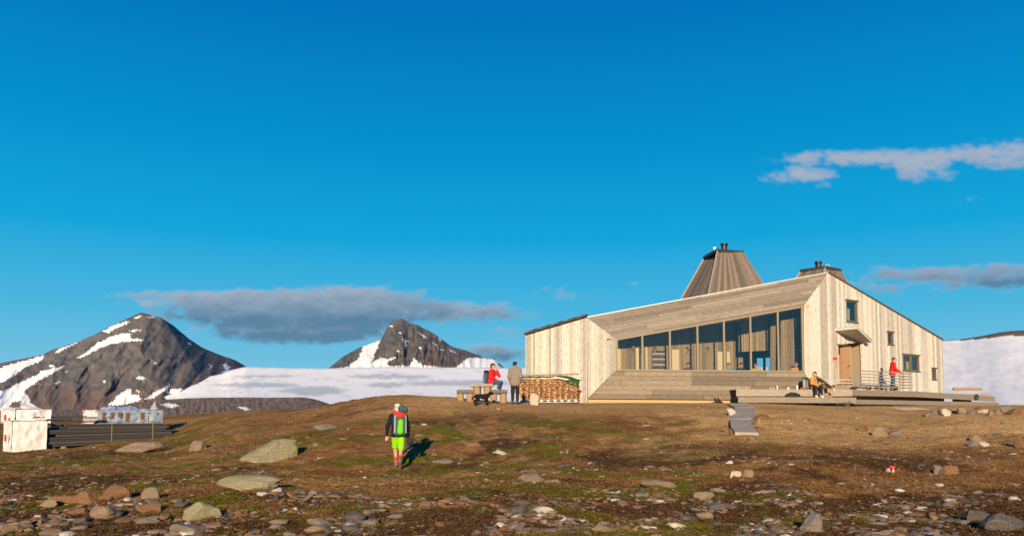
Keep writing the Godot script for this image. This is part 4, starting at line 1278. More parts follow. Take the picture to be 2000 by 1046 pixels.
func make_picnic() -> void:
	var p := on_ground(941, 785)
	var y := 0.76
	var t := thing("picnic_table", p, "rough picnic table of thick logs with two log benches", "table")
	var st := tool()
	for k in 3:
		st = tool()
		bar(st, Vector3(-0.5, y - 0.05, 0.3 - k * 0.29), Vector3(0.5, y - 0.03, 0.3 - k * 0.29), 0.27, 0.1)
		put("top_plank", done(st), M.deck[k], t)
	for e in [[-0.2, 0.2], [0.25, 0.2], [-0.2, -0.3], [0.25, -0.3]]:
		st = tool()
		tube(st, Vector3(e[0], y * 0.42, e[1]), Vector3(e[0], y - 0.1, e[1]), 0.15, 0.17, 12)
		put("trestle_log", done(st), M.log, t)
	st = tool()
	bar(st, Vector3(-0.3, y * 0.36, 0.0), Vector3(0.4, y * 0.36, 0.0), 0.7, 0.12)
	put("trestle", done(st), M.log, t)
	for e in [[-0.72, -1.02], [0.72, 1.1]]:
		var x0: float = e[0]
		st = tool()
		tube(st, Vector3(x0 - 0.35, 0.44, 0.3), Vector3(x0 + 0.4, 0.44, 0.3), 0.09, 0.085, 12)
		tube(st, Vector3(x0 - 0.35, 0.44, 0.12), Vector3(x0 + 0.4, 0.44, 0.12), 0.09, 0.085, 12)
		var bench := put("bench_seat", done(st), M.log_grey, t)
		for s in [-0.2, 0.22]:
			st = tool()
			tube(st, Vector3(x0 + s, -0.05, 0.2), Vector3(x0 + s, 0.36, 0.2), 0.15, 0.14, 12)
			put("stump", done(st), M.log, bench)
# ---- bodies: tapered bones joined by a smooth minimum, meshed as surface nets
func net(bones: Array, cell: float, k: float) -> Array:
	var lo := Vector3(1e9, 1e9, 1e9)
	var hi := -lo
	for b in bones:
		var r := maxf(b[2], b[3]) + k * 0.6 + cell * 2
		for p in [b[0], b[1]]:
			lo = lo.min(p - Vector3(r, r, r))
			hi = hi.max(p + Vector3(r, r, r))
	var nx := int((hi.x - lo.x) / cell) + 2
	var ny := int((hi.y - lo.y) / cell) + 2
	var nw := int((hi.z - lo.z) / cell) + 2
	var f := PackedFloat32Array()
	f.resize(nx * ny * nw)
	f.fill(9.0)
	for b in bones:
		var a: Vector3 = b[0]
		var ab: Vector3 = b[1] - a
		var l2 := maxf(ab.length_squared(), 1e-9)
		var ra: float = b[2]
		var rb: float = b[3]
		var m := maxf(ra, rb) + k * 0.6 + cell * 1.5
		var i0 := ((a.min(b[1]) - Vector3(m, m, m) - lo) / cell).floor()
		var i1 := ((a.max(b[1]) + Vector3(m, m, m) - lo) / cell).ceil()
		for z in range(maxi(0, int(i0.z)), mini(nw, int(i1.z) + 1)):
			for y in range(maxi(0, int(i0.y)), mini(ny, int(i1.y) + 1)):
				var at := (z * ny + y) * nx
				for x in range(maxi(0, int(i0.x)), mini(nx, int(i1.x) + 1)):
					var p := lo + Vector3(x, y, z) * cell - a
					var t := clampf(p.dot(ab) / l2, 0.0, 1.0)
					var d := (p - ab * t).length() - lerpf(ra, rb, t)
					var g := f[at + x]
					var h := maxf(k - absf(g - d), 0.0) / k
					f[at + x] = minf(g, d) - h * h * k * 0.25
	var v := PackedVector3Array()
	var ix := PackedInt32Array()
	var id := PackedInt32Array()
	id.resize(f.size())
	id.fill(-1)
	var step := [1, nx, nx * ny]
	var corner := []
	for c in 8: corner.append((c & 1) + ((c >> 1) & 1) * nx + ((c >> 2) & 1) * nx * ny)
	var edges := [[0, 1], [2, 3], [4, 5], [6, 7], [0, 2], [1, 3], [4, 6], [5, 7], [0, 4], [1, 5], [2, 6], [3, 7]]
	for z in nw - 1:
		for y in ny - 1:
			for x in nx - 1:
				var at := (z * ny + y) * nx + x
				if absf(f[at]) > cell * 2.2: continue
				var n := 0
				for c in 8:
					if f[at + corner[c]] < 0.0: n += 1
				if n == 0 or n == 8: continue
				var s := Vector3.ZERO
				var m := 0
				for e in edges:
					var f0 := f[at + corner[e[0]]]
					var f1 := f[at + corner[e[1]]]
					if (f0 < 0.0) == (f1 < 0.0): continue
					var t := f0 / (f0 - f1)
					var p0 := Vector3(e[0] & 1, (e[0] >> 1) & 1, (e[0] >> 2) & 1)
					var p1 := Vector3(e[1] & 1, (e[1] >> 1) & 1, (e[1] >> 2) & 1)
					s += p0.lerp(p1, t)
					m += 1
				id[at] = v.size()
				v.append(lo + (Vector3(x, y, z) + s / m) * cell)
	for z in range(1, nw - 1):
		for y in range(1, ny - 1):
			for x in range(1, nx - 1):
				var at := (z * ny + y) * nx + x
				if absf(f[at]) > cell * 2.2: continue
				var inn := f[at] < 0.0
				for e in 3:
					if inn == (f[at + step[e]] < 0.0): continue
					var s1: int = step[(e + 1) % 3]
					var s2: int = step[(e + 2) % 3]
					var q := [id[at], id[at - s1], id[at - s1 - s2], id[at - s2]]
					if q.has(-1): continue
					if not inn: q.reverse()
					ix.append_array([q[0], q[2], q[1], q[0], q[3], q[2]])
	return [v, ix]
func lump(bones: Array, cell: float, k: float) -> ArrayMesh:
	var a := net(bones, cell, k)
	return mesh_of(a[0], a[1])
func joined(parts: Array, paint: Callable) -> ArrayMesh:
	var v := PackedVector3Array()
	var ix := PackedInt32Array()
	var c := PackedColorArray()
	for p in parts:
		var o := v.size()
		v.append_array(p[0])
		for i in p[1]: ix.append(i + o)
	for p in v: c.append(paint.call(p))
	return mesh_of(v, ix, c)
func hand(wrist: Vector3, dir: Vector3, side: Vector3, curl: float, thumb: float) -> Array:   # palm, four fingers of two bends, a thumb from the side of the palm
	var back := side.cross(dir).normalized()
	var palm := wrist + dir * 0.085
	var b := [[wrist - dir * 0.03, wrist + dir * 0.02, 0.028, 0.027]]
	for i in 4:
		var s := side * (i - 1.5) * 0.0195
		b.append([wrist + dir * 0.015 + s * 0.6, palm + s, 0.0165, 0.0135])
		var l: float = [0.036, 0.041, 0.039, 0.03][i]
		var d1 := (dir - back * curl * 0.6).normalized()
		var d2 := (dir - back * curl * 1.9).normalized()
		b.append([palm + s, palm + s + d1 * l, 0.0105, 0.0095])
		b.append([palm + s + d1 * l, palm + s + d1 * l + d2 * l * 0.95, 0.0095, 0.008])
	var tb := wrist + dir * 0.03 + side * thumb * 0.03
	b.append([tb, tb + (dir * 0.7 + side * thumb * 0.7).normalized() * 0.04, 0.013, 0.0115])
	b.append([tb + (dir * 0.7 + side * thumb * 0.7).normalized() * 0.04, tb + (dir * 0.7 + side * thumb * 0.7).normalized() * 0.04 + (dir - back * 0.4).normalized() * 0.03, 0.0115, 0.009])
	return b
const REST := {"head": Vector3(0, 1.60, -0.02), "neck": Vector3(0, 1.45, 0.0), "chest": Vector3(0, 1.26, 0.01), "belly": Vector3(0, 1.06, 0.0), "hip_l": Vector3(-0.09, 0.92, 0), "hip_r": Vector3(0.09, 0.92, 0), "knee_l": Vector3(-0.1, 0.5, -0.02), "knee_r": Vector3(0.1, 0.5, -0.02), "ankle_l": Vector3(-0.1, 0.09, 0.03), "ankle_r": Vector3(0.1, 0.09, 0.03), "toe_l": Vector3(-0.12, 0.035, -0.14), "toe_r": Vector3(0.12, 0.035, -0.14),
	"shoulder_l": Vector3(-0.185, 1.39, 0.01), "shoulder_r": Vector3(0.185, 1.39, 0.01), "elbow_l": Vector3(-0.25, 1.12, 0.04), "elbow_r": Vector3(0.25, 1.12, 0.04), "wrist_l": Vector3(-0.26, 0.88, -0.03), "wrist_r": Vector3(0.26, 0.88, -0.03), "look": Vector3(0, 0, -1)}
func trunk(J: Dictionary, g: float) -> Array:
	var ax: Vector3 = (J.shoulder_r - J.shoulder_l).normalized()
	var hx: Vector3 = (J.hip_r - J.hip_l).normalized()
	return [[J.shoulder_l, J.shoulder_r, 0.062 + g, 0.062 + g], [J.neck - Vector3(0, 0.03, 0), J.chest, 0.06 + g, 0.1 + g], [J.chest - ax * 0.075, J.belly - hx * 0.06, 0.105 + g, 0.098 + g], [J.chest + ax * 0.075, J.belly + hx * 0.06, 0.105 + g, 0.098 + g], [J.belly - hx * 0.06, J.hip_l, 0.1 + g, 0.1 + g], [J.belly + hx * 0.06, J.hip_r, 0.1 + g, 0.1 + g], [J.hip_l, J.hip_r, 0.1 + g, 0.1 + g]]
func arms(J: Dictionary, g: float, upto := 1.0) -> Array:
	var b := []
	for s in ["_l", "_r"]:
		b.append([J["shoulder" + s], J["elbow" + s], 0.056 + g, 0.044 + g])
		b.append([J["elbow" + s], J["elbow" + s].lerp(J["wrist" + s], upto), 0.043 + g, 0.031 + g])
	return b
func legs(J: Dictionary, g: float, upto := 1.0) -> Array:
	var b := []
	for s in ["_l", "_r"]:
		b.append([J["hip" + s], J["knee" + s], 0.085 + g, 0.058 + g])
		if upto > 0.0: b.append([J["knee" + s], J["knee" + s].lerp(J["ankle" + s], upto), 0.056 + g, lerpf(0.058, 0.038, upto) + g])
	return b
func feet(J: Dictionary, g: float) -> Array:
	var b := []
	for s in ["_l", "_r"]:
		var heel: Vector3 = J["ankle" + s] + (J["ankle" + s] - J["toe" + s]).normalized() * 0.03 - Vector3(0, 0.04, 0)
		b.append([J["ankle" + s], heel, 0.042 + g, 0.038 + g])
		b.append([heel, J["toe" + s], 0.04 + g, 0.036 + g])
		b.append([J["ankle" + s] + (J["knee" + s] - J["ankle" + s]) * 0.22, J["ankle" + s], 0.046 + g, 0.045 + g])
	return b
func person(at: Vector3, yaw: float, label: String, pose: Dictionary, curl := 0.5, cell := 0.022) -> Node3D:
	var J := REST.duplicate()
	for k in pose: J[k] = pose[k]
	var o := thing("person", at, label, "person", "", yaw)
	o.set_meta("joints", J)
	var h: Vector3 = J.head
	var lk: Vector3 = J.look.normalized()
	var hu: Vector3 = (h - J.neck).normalized()
	hu = (hu - lk * hu.dot(lk)).normalized()
	var hs := lk.cross(hu)
	var head := [[h + hu * 0.035 - lk * 0.012, h + hu * 0.02 + lk * 0.02, 0.094, 0.085], [h - hu * 0.03 + lk * 0.045, h - hu * 0.075 + lk * 0.06, 0.06, 0.038], [h + hu * 0.005 + lk * 0.092, h - hu * 0.022 + lk * 0.115, 0.012, 0.016], [h + hu * 0.025 + lk * 0.085 - hs * 0.03, h + hu * 0.025 + lk * 0.085 + hs * 0.03, 0.016, 0.016],
		[h - hs * 0.09 + hu * 0.015, h - hs * 0.094 - hu * 0.025, 0.016, 0.012], [h + hs * 0.09 + hu * 0.015, h + hs * 0.094 - hu * 0.025, 0.016, 0.012], [J.neck, h - hu * 0.03, 0.056, 0.054]]
	var body := [net(trunk(J, 0.0) + arms(J, 0.0) + legs(J, 0.0) + feet(J, -0.006) + [[J.neck, h, 0.055, 0.05]], cell, 0.05), net(head, 0.010 if cell < 0.023 else 0.015, 0.02)]
	for s in ["_l", "_r"]:
		var d: Vector3 = (J["wrist" + s] - J["elbow" + s]).normalized()
		if J.has("hand" + s): d = J["hand" + s].normalized()
		var side := d.cross(Vector3(0, 0, 1) if absf(d.z) < 0.8 else Vector3(0, 1, 0)).normalized()
		if s == "_l": side = -side
		body.append(net(hand(J["wrist" + s], d, side, curl, 1.0), 0.0065, 0.008))
	var e1 := h + hu * 0.012 + lk * 0.088 + hs * 0.033
	var e2 := h + hu * 0.012 + lk * 0.088 - hs * 0.033
	var mo := h - hu * 0.058 + lk * 0.09
	put("body", joined(body, func(p: Vector3) -> Color:
		if p.distance_to(e1) < 0.015 or p.distance_to(e2) < 0.015: return Color(0.05, 0.03, 0.025)
		if p.distance_to(mo) < 0.02: return Color(0.36, 0.13, 0.10)
		return Color(0.50, 0.27, 0.18)), M.skin, o)
	return o
func wear(o: Node3D, called: String, bones: Array, m: Material, k := 0.045, cell := 0.019) -> void:
	put(called, lump(bones, cell, k), m, o)
func hair(o: Node3D, called: String, m: Material, low := 0.0, back := 0.02) -> void:
	var J: Dictionary = o.get_meta("joints")
	var lk: Vector3 = J.look.normalized()
	wear(o, called, [[J.head + Vector3(0, 0.055, 0) - lk * 0.02, J.head + Vector3(0, 0.05, 0) + lk * 0.012, 0.097, 0.086], [J.head + Vector3(0, 0.03, 0) - lk * (0.03 + back), J.head + Vector3(0, 0.0 - low, 0) - lk * (0.045 + back), 0.08, 0.06]], m, 0.03, 0.011)
func seat_pose(spread := 0.1) -> Dictionary:   # sitting, the seat at y 0
	return {"hip_l": Vector3(-0.09, 0.1, 0), "hip_r": Vector3(0.09, 0.1, 0), "belly": Vector3(0, 0.25, 0.0), "chest": Vector3(0, 0.45, -0.02), "neck": Vector3(0, 0.63, -0.04), "head": Vector3(0, 0.78, -0.07), "shoulder_l": Vector3(-0.18, 0.57, -0.03), "shoulder_r": Vector3(0.18, 0.57, -0.03),
		"knee_l": Vector3(-spread, 0.09, -0.42), "knee_r": Vector3(spread, 0.09, -0.42), "ankle_l": Vector3(-spread, -0.32, -0.40), "ankle_r": Vector3(spread, -0.32, -0.40), "toe_l": Vector3(-spread, -0.375, -0.56), "toe_r": Vector3(spread, -0.375, -0.56), "elbow_l": Vector3(-0.25, 0.32, -0.08), "elbow_r": Vector3(0.25, 0.32, -0.08), "wrist_l": Vector3(-0.12, 0.2, -0.28), "wrist_r": Vector3(0.12, 0.2, -0.28)}
func pack_of(at: Vector3, yaw: float, called: String, label: String, s: float, body: Material, pocket: Material, lid: Material) -> Node3D:
	var o := thing(called, at, label, "backpack", "", yaw)
	put("main_bag", lump([[Vector3(-0.08, 0.12, 0) * s, Vector3(-0.09, 0.52, 0) * s, 0.12 * s, 0.12 * s], [Vector3(0.08, 0.12, 0) * s, Vector3(0.09, 0.52, 0) * s, 0.12 * s, 0.12 * s]], 0.02, 0.06), body, o)
	put("front_pocket", lump([[Vector3(0.0, 0.14, 0.11) * s, Vector3(0.01, 0.42, 0.11) * s, 0.1 * s, 0.085 * s]], 0.016, 0.03), pocket, o)
	put("lid", lump([[Vector3(-0.09, 0.62, -0.01) * s, Vector3(0.09, 0.62, -0.01) * s, 0.105 * s, 0.105 * s], [Vector3(0, 0.62, 0.05) * s, Vector3(0, 0.6, 0.06) * s, 0.1 * s, 0.1 * s]], 0.018, 0.05), lid, o)
	for x in [-0.16, 0.16]:
		var st := tool()
		bar(st, Vector3(x, 0.1, 0.1) * s, Vector3(x * 0.95, 0.6, 0.09) * s, 0.03, 0.02)
		put("side_strap", done(st), M.zinc, o)
		st = tool()
		tube(st, Vector3(x * 0.6, 0.55, -0.1) * s, Vector3(x * 0.9, 0.3, -0.2) * s, 0.03 * s, 0.03 * s, 6)
		tube(st, Vector3(x * 0.9, 0.3, -0.2) * s, Vector3(x * 0.8, 0.1, -0.1) * s, 0.025 * s, 0.02 * s, 6)
		put("shoulder_strap", done(st), M.black_cloth, o)
	return o
func make_people() -> void:
	# hiker walking up the slope, seen from behind
	var p := on_ground(777, 914)
	var o := person(p, 0.12, "hiker in bright green shorts and dark shirt walking uphill with a large backpack", {"knee_l": Vector3(-0.08, 0.52, -0.16), "ankle_l": Vector3(-0.05, 0.1, -0.12), "toe_l": Vector3(-0.06, 0.045, -0.3), "knee_r": Vector3(0.08, 0.48, 0.05), "ankle_r": Vector3(0.06, 0.2, 0.36), "toe_r": Vector3(0.07, 0.04, 0.27), "elbow_l": Vector3(-0.29, 1.13, 0.03), "wrist_l": Vector3(-0.31, 0.88, -0.06), "elbow_r": Vector3(0.27, 1.13, 0.05), "wrist_r": Vector3(0.27, 0.9, -0.05), "head": Vector3(-0.03, 1.6, -0.06), "look": Vector3(-0.15, -0.1, -1)}, 0.9)
	var J: Dictionary = o.get_meta("joints")
	wear(o, "shirt", trunk(J, 0.012) + arms(J, 0.01, 0.97), M.navy)
	wear(o, "shorts", [[J.hip_l, J.hip_l.lerp(J.knee_l, 0.85), 0.10, 0.095], [J.hip_r, J.hip_r.lerp(J.knee_r, 0.85), 0.10, 0.095], [J.hip_l, J.hip_r, 0.11, 0.11], [J.belly, (J.hip_l + J.hip_r) / 2, 0.105, 0.11]], M.lime)
	var sock := []
	for s in ["_l", "_r"]: sock.append([J["ankle" + s].lerp(J["knee" + s], 0.16), J["ankle" + s].lerp(J["knee" + s], 0.36), 0.052, 0.056])
	for q in sock: wear(o, "sock", [q], M.red_cloth, 0.02, 0.013)
	for q in 2: wear(o, "boot", feet(J, 0.008).slice(q * 3, q * 3 + 3), M.boot[2], 0.03, 0.014)
	hair(o, "beanie", M.beanie, 0.02, 0.01)
	for k in 3:
		var st := tool()
		for i in 20:
			var t0 := TAU * i / 20
			var t1 := TAU * (i + 1) / 20
			var rr := 0.104
			var c: Vector3 = J.head + Vector3(0, 0.035 + 0.025 * k, 0.0)
			tube(st, c + Vector3(cos(t0) * rr, 0, sin(t0) * rr * 1.08 + 0.01), c + Vector3(cos(t1) * rr, 0, sin(t1) * rr * 1.08 + 0.01), 0.006, 0.006, 5, false)
		put("beanie_stripe", done(st), M.navy, o)
	var bp := pack_of(p + Vector3(0.08, 0.86, 0.21), 0.22, "hiking_backpack", "tall green and red hiking backpack worn by the hiker", 0.94, M.teal, M.lime_pack, M.red_cloth)
	put("lid_pocket", lump([[Vector3(0.03, 0.74, 0.06), Vector3(0.12, 0.72, 0.06), 0.1, 0.09]], 0.018, 0.04), M.teal, bp)
	put("hip_belt", lump([[Vector3(-0.2, 0.08, -0.12), Vector3(0.2, 0.08, -0.12), 0.06, 0.06], [Vector3(-0.17, 0.08, 0.0), Vector3(0.17, 0.08, 0.0), 0.05, 0.05]], 0.02, 0.03), M.black_cloth, bp)
	var hat := put("sun_hat", lump([[Vector3(-0.02, 0.0, 0), Vector3(0.03, -0.12, 0), 0.05, 0.085], [Vector3(0.05, -0.1, 0), Vector3(0.09, -0.03, 0.02), 0.05, 0.04]], 0.016, 0.03), M.black_cloth)
	hat.position = p + Vector3(0.29, 0.80, -0.1)
	tag(hat, "crumpled black hat held in the hiker's hand", "hat")
	# man standing by the firewood
	p = on_ground(1006, 789)
	o = person(p, -0.2, "man in a grey-brown jacket and black cap standing by the picnic table", {"elbow_l": Vector3(-0.255, 1.13, 0.03), "wrist_l": Vector3(-0.21, 0.93, -0.12), "elbow_r": Vector3(0.255, 1.13, 0.03), "wrist_r": Vector3(0.21, 0.95, -0.14), "look": Vector3(0.3, 0, -1)})
	o.scale = Vector3.ONE * 1.04
	J = o.get_meta("joints")
	wear(o, "jacket", trunk(J, 0.035) + arms(J, 0.022, 1.0) + [[J.hip_l - Vector3(0, 0.08, 0), J.hip_r - Vector3(0, 0.08, 0), 0.125, 0.125], [J.neck, J.neck + Vector3(0, 0.08, 0.01), 0.085, 0.08]], M.taupe)
	wear(o, "trousers", legs(J, 0.018), M.charcoal)
	for q in 2: wear(o, "boot", feet(J, 0.008).slice(q * 3, q * 3 + 3), M.boot[4], 0.03, 0.014)
	hair(o, "cap", M.black_cloth, -0.02, 0.0)
	# woman sitting on the end of the table
	var tp := on_ground(941, 785)
	p = Vector3((960 - CX) / F * -tp.z, tp.y + 0.76, tp.z)
	var sp := seat_pose()
	sp.merge({"elbow_l": Vector3(-0.16, 0.38, -0.30), "wrist_l": Vector3(-0.06, 0.62, -0.24), "hand_l": Vector3(0.3, 0.9, 0.1), "look": Vector3(0, -0.25, -1), "ankle_l": Vector3(-0.08, -0.33, -0.34), "ankle_r": Vector3(0.1, -0.34, -0.3), "toe_l": Vector3(-0.08, -0.39, -0.5), "toe_r": Vector3(0.1, -0.4, -0.46)}, true)
	o = person(p, -PI / 2 - 0.35, "woman in a bright red jacket sitting on the table end, hand at her mouth", sp, 0.6)
	J = o.get_meta("joints")
	wear(o, "jacket", trunk(J, 0.03) + arms(J, 0.02, 0.97), M.red_jacket)
	wear(o, "trousers", legs(J, 0.015), M.denim)
	for q in 2: wear(o, "boot", feet(J, 0.01).slice(q * 3, q * 3 + 3), M.black_cloth, 0.03, 0.014)
	wear(o, "sock", [[J.ankle_r.lerp(J.knee_r, 0.2), J.ankle_r.lerp(J.knee_r, 0.3), 0.058, 0.058]], M.white_plastic, 0.02, 0.014)
	hair(o, "hair", M.hair_dark, 0.06, 0.02)
	pack_of(p + Vector3(-0.23, 0.05, -0.02), -PI / 2 - 0.35 , "day_pack", "slim blue day pack on the back of the woman in red", 0.8, M.denim, M.denim, M.navy)
	# man leaning on the deck railing
	var gd := Vector3(0.813, 0, -0.582).normalized()
	var gn := Vector3(0.582, 0, 0.813).normalized()
	p = Vector3(16.36, 2.745, -38.55) + gd * 4.45 - gn * 0.48
	o = person(p, -1.75, "man in a red hooded top and sunglasses leaning on the deck railing", {"elbow_l": Vector3(-0.26, 1.14, -0.08), "wrist_l": Vector3(-0.2, 0.98, -0.32), "elbow_r": Vector3(0.26, 1.14, -0.08), "wrist_r": Vector3(0.24, 0.98, -0.32), "chest": Vector3(0, 1.26, -0.03), "neck": Vector3(0, 1.45, -0.06), "head": Vector3(0, 1.6, -0.1), "shoulder_l": Vector3(-0.185, 1.39, -0.04), "shoulder_r": Vector3(0.185, 1.39, -0.04), "look": Vector3(0.35, -0.1, -1)}, 0.8)
	J = o.get_meta("joints")
	wear(o, "hooded_top", trunk(J, 0.028) + arms(J, 0.018, 0.95) + [[J.neck + Vector3(0, 0.02, 0.06), J.neck + Vector3(0, -0.03, 0.08), 0.07, 0.08]], M.red_jacket)
	wear(o, "shirt_hem", [[J.hip_l + Vector3(0, 0.0, 0), J.hip_r, 0.126, 0.126]], M.orange)
	wear(o, "jeans", legs(J, 0.014), M.denim)
	for q in 2: wear(o, "shoe", feet(J, 0.006).slice(q * 3, q * 3 + 3), M.boot[2], 0.03, 0.014)
	hair(o, "hair", M.hair_brown, 0.0, 0.0)
	var st := tool()
	var hd: Vector3 = J.head
	bar(st, hd + Vector3(-0.07, 0.015, -0.08), hd + Vector3(0.08, 0.015, -0.1), 0.02, 0.04)
	put("sunglasses", done(st), M.black_metal, o)
	# person sitting on the deck edge with the dog
	p = Vector3((1594 - CX) / F * 38.45, 2.745, -38.5)
	sp = seat_pose(0.13)
	sp.merge({"neck": Vector3(0.05, 0.58, -0.14), "head": Vector3(0.09, 0.69, -0.2), "chest": Vector3(0.02, 0.42, -0.08), "shoulder_l": Vector3(-0.13, 0.54, -0.12), "shoulder_r": Vector3(0.21, 0.5, -0.12), "elbow_l": Vector3(-0.22, 0.32, -0.22), "wrist_l": Vector3(-0.2, 0.26, -0.45), "elbow_r": Vector3(0.26, 0.28, -0.2), "wrist_r": Vector3(0.12, 0.2, -0.4), "look": Vector3(0.3, -0.6, -1)}, true)
	o = person(p, PI, "person in an orange and grey top sitting on the deck edge hugging a dog", sp, 0.7)
	J = o.get_meta("joints")
	wear(o, "jacket", trunk(J, 0.025) + arms(J, 0.016, 0.95), M.orange_top)
	wear(o, "vest", [[J.chest + Vector3(-0.06, 0.05, -0.02), J.belly + Vector3(-0.05, 0.1, 0), 0.14, 0.125], [J.chest + Vector3(0.06, 0.05, -0.02), J.belly + Vector3(0.05, 0.1, 0), 0.14, 0.125]], M.taupe)
	wear(o, "trousers", legs(J, 0.016), M.black_cloth)
	for q in 2: wear(o, "shoe", feet(J, 0.006).slice(q * 3, q * 3 + 3), M.white_plastic, 0.03, 0.014)
	hair(o, "hair", M.hair_dark, 0.04, 0.01)
	pack_of(Vector3((1575 - CX) / F * 38.7, 2.745, -38.75), 0.2, "grey_backpack", "grey-green backpack propped against the slanting boards", 0.82, M.pack_grey, M.pack_grey, M.pack_green)
	# dogs
	dog(Vector3((1609 - CX) / F * 38.15, 2.365, -38.15), 2.5, 0.92, "tan and black dog with its forepaws up on the deck edge", true)
	p = on_ground(941, 791.5)
	dog(p, 0.1, 0.74, "black dog standing in front of the picnic table", false)
	# guests behind the long window
	for e in [[1345, 40.4, M.plum, M.hair_dark, 2.9, "guest in a plum top sitting behind the third window pane"], [1424, 40.6, M.sky_top, M.hair_brown, 2.7, "guest in a light blue top sitting behind the fifth window pane"], [1448, 40.5, M.navy, M.hair_dark, 3.3, "guest in a dark top sitting beside the guest in light blue"], [1478, 40.7, M.mustard, M.hair_brown, 2.6, "guest in a yellow top sitting in front of the bright back windows"], [1556, 40.0, M.orange_top, M.cap_blue, 3.0, "guest in an orange top and blue cap behind the last window pane"]]:
		p = Vector3((e[0] - CX) / F * e[1], 3.22, -e[1])
		o = person(p, e[4], e[5], seat_pose(), 0.6, 0.032)
		J = o.get_meta("joints")
		wear(o, "top", trunk(J, 0.02) + arms(J, 0.014, 0.95), e[2], 0.045, 0.03)
		wear(o, "trousers", legs(J, 0.014), M.charcoal, 0.045, 0.03)
		hair(o, "cap" if e[3] == M.cap_blue else "hair", e[3], 0.0, 0.0)
		var stool := put("stool", done(stool_shape()), M.log)
		stool.position = p + Vector3(0, -0.37, 0)
		tag(stool, "plain wooden stool behind the long window", "stool", "stools behind the long window")
func stool_shape() -> SurfaceTool:
	var st := tool()
	tube(st, Vector3(0, 0.32, 0), Vector3(0, 0.37, 0), 0.18, 0.18, 14)
	for k in 4:
		tube(st, Vector3(cos(k * 1.57 + 0.78) * 0.17, 0, sin(k * 1.57 + 0.78) * 0.17), Vector3(cos(k * 1.57 + 0.78) * 0.1, 0.33, sin(k * 1.57 + 0.78) * 0.1), 0.02, 0.022, 6)
	return st
func dog(at: Vector3, yaw: float, s: float, label: String, reared: bool) -> void:   # faces +x
	var o := thing("dog", at, label, "dog", "", yaw)
	var lift := 0.36 if reared else 0.0
	var sh := Vector3(0.26, 0.50 + lift, 0)
	var rp := Vector3(-0.3, 0.50, 0)
	if reared: sh.x = 0.16
	var hd := sh + Vector3(0.22, 0.17, 0)
	var b := [[rp, rp.lerp(sh, 0.5), 0.105, 0.10], [rp.lerp(sh, 0.5), sh, 0.10, 0.12], [rp.lerp(sh, 0.75) - Vector3(0, 0.05, 0), sh - Vector3(0.02, 0.06, 0), 0.11, 0.115], [sh, hd, 0.09, 0.07], [hd, hd + Vector3(0.05, 0.02, 0), 0.078, 0.07], [hd + Vector3(0.07, -0.015, 0), hd + Vector3(0.19, -0.045, 0), 0.045, 0.028],
		[hd + Vector3(0.0, 0.06, 0.05), hd + Vector3(-0.01, 0.13, 0.06), 0.03, 0.01], [hd + Vector3(0.0, 0.06, -0.05), hd + Vector3(-0.01, 0.13, -0.06), 0.03, 0.01], [rp + Vector3(-0.05, 0.04, 0), rp + Vector3(-0.2, -0.08, 0), 0.04, 0.035], [rp + Vector3(-0.2, -0.08, 0), rp + Vector3(-0.28, -0.2, 0), 0.035, 0.018]]
	for z in [-0.075, 0.075]:
		var step: float = 0.04 if z > 0 else -0.05
		b.append([rp + Vector3(0.02, -0.04, z), Vector3(rp.x + 0.09 + step, 0.29, z), 0.085, 0.05])      # thigh to the knee
		b.append([Vector3(rp.x + 0.09 + step, 0.29, z), Vector3(rp.x - 0.07 + step, 0.17, z), 0.045, 0.028])   # to the hock
		b.append([Vector3(rp.x - 0.07 + step, 0.17, z), Vector3(rp.x - 0.04 + step, 0.03, z), 0.026, 0.024])
		b.append([Vector3(rp.x - 0.04 + step, 0.025, z), Vector3(rp.x + 0.03 + step, 0.02, z), 0.028, 0.024])
		var fx := sh.x + 0.02 - step
		b.append([sh + Vector3(-0.01, -0.06, z), Vector3(fx - 0.03, 0.30 + lift, z), 0.06, 0.04])
		b.append([Vector3(fx - 0.03, 0.30 + lift, z), Vector3(fx + (0.08 if reared else 0.0), 0.04 + lift + (0.04 if reared else 0.0), z), 0.036, 0.024])
		b.append([Vector3(fx + (0.08 if reared else 0.0), 0.025 + lift + (0.04 if reared else 0.0), z), Vector3(fx + 0.06 + (0.08 if reared else 0.0), 0.02 + lift + (0.04 if reared else 0.0), z), 0.028, 0.024])
	for q in b:
		for k in 4: q[k] = q[k] * s * (1.22 if k > 1 and not reared else 1.0)
	var body := net(b, 0.014, 0.04)
	put("body", joined([body], func(p: Vector3) -> Color:
		if not reared: return Color(0.010, 0.010, 0.011)
		var t := (p / s).y - lerpf(rp.y, sh.y, clampf(((p / s).x - rp.x) / (sh.x - rp.x), 0, 1))
		if (p / s).x < rp.x - 0.2: return Color(0.6, 0.55, 0.48)
		return Color(0.03, 0.025, 0.022) if t > -0.06 and (p / s).x > rp.x - 0.12 and (p / s).x < hd.x - 0.03 else Color(0.42, 0.26, 0.13)), M.fur, o)
	for z in [-0.03, 0.03]:
		var st := tool()
		var c := (hd + Vector3(0.095, 0.035, z)) * s
		tube(st, c, c + Vector3(0.012, 0, z * 0.3), 0.012, 0.008, 8)
		put("eye", done(st), M.black_metal, o)
	var st2 := tool()
	var nc := (hd + Vector3(0.2, -0.035, 0)) * s
	tube(st2, nc, nc + Vector3(0.025, 0, 0), 0.022, 0.012, 8)
	put("nose", done(st2), M.black_metal, o)
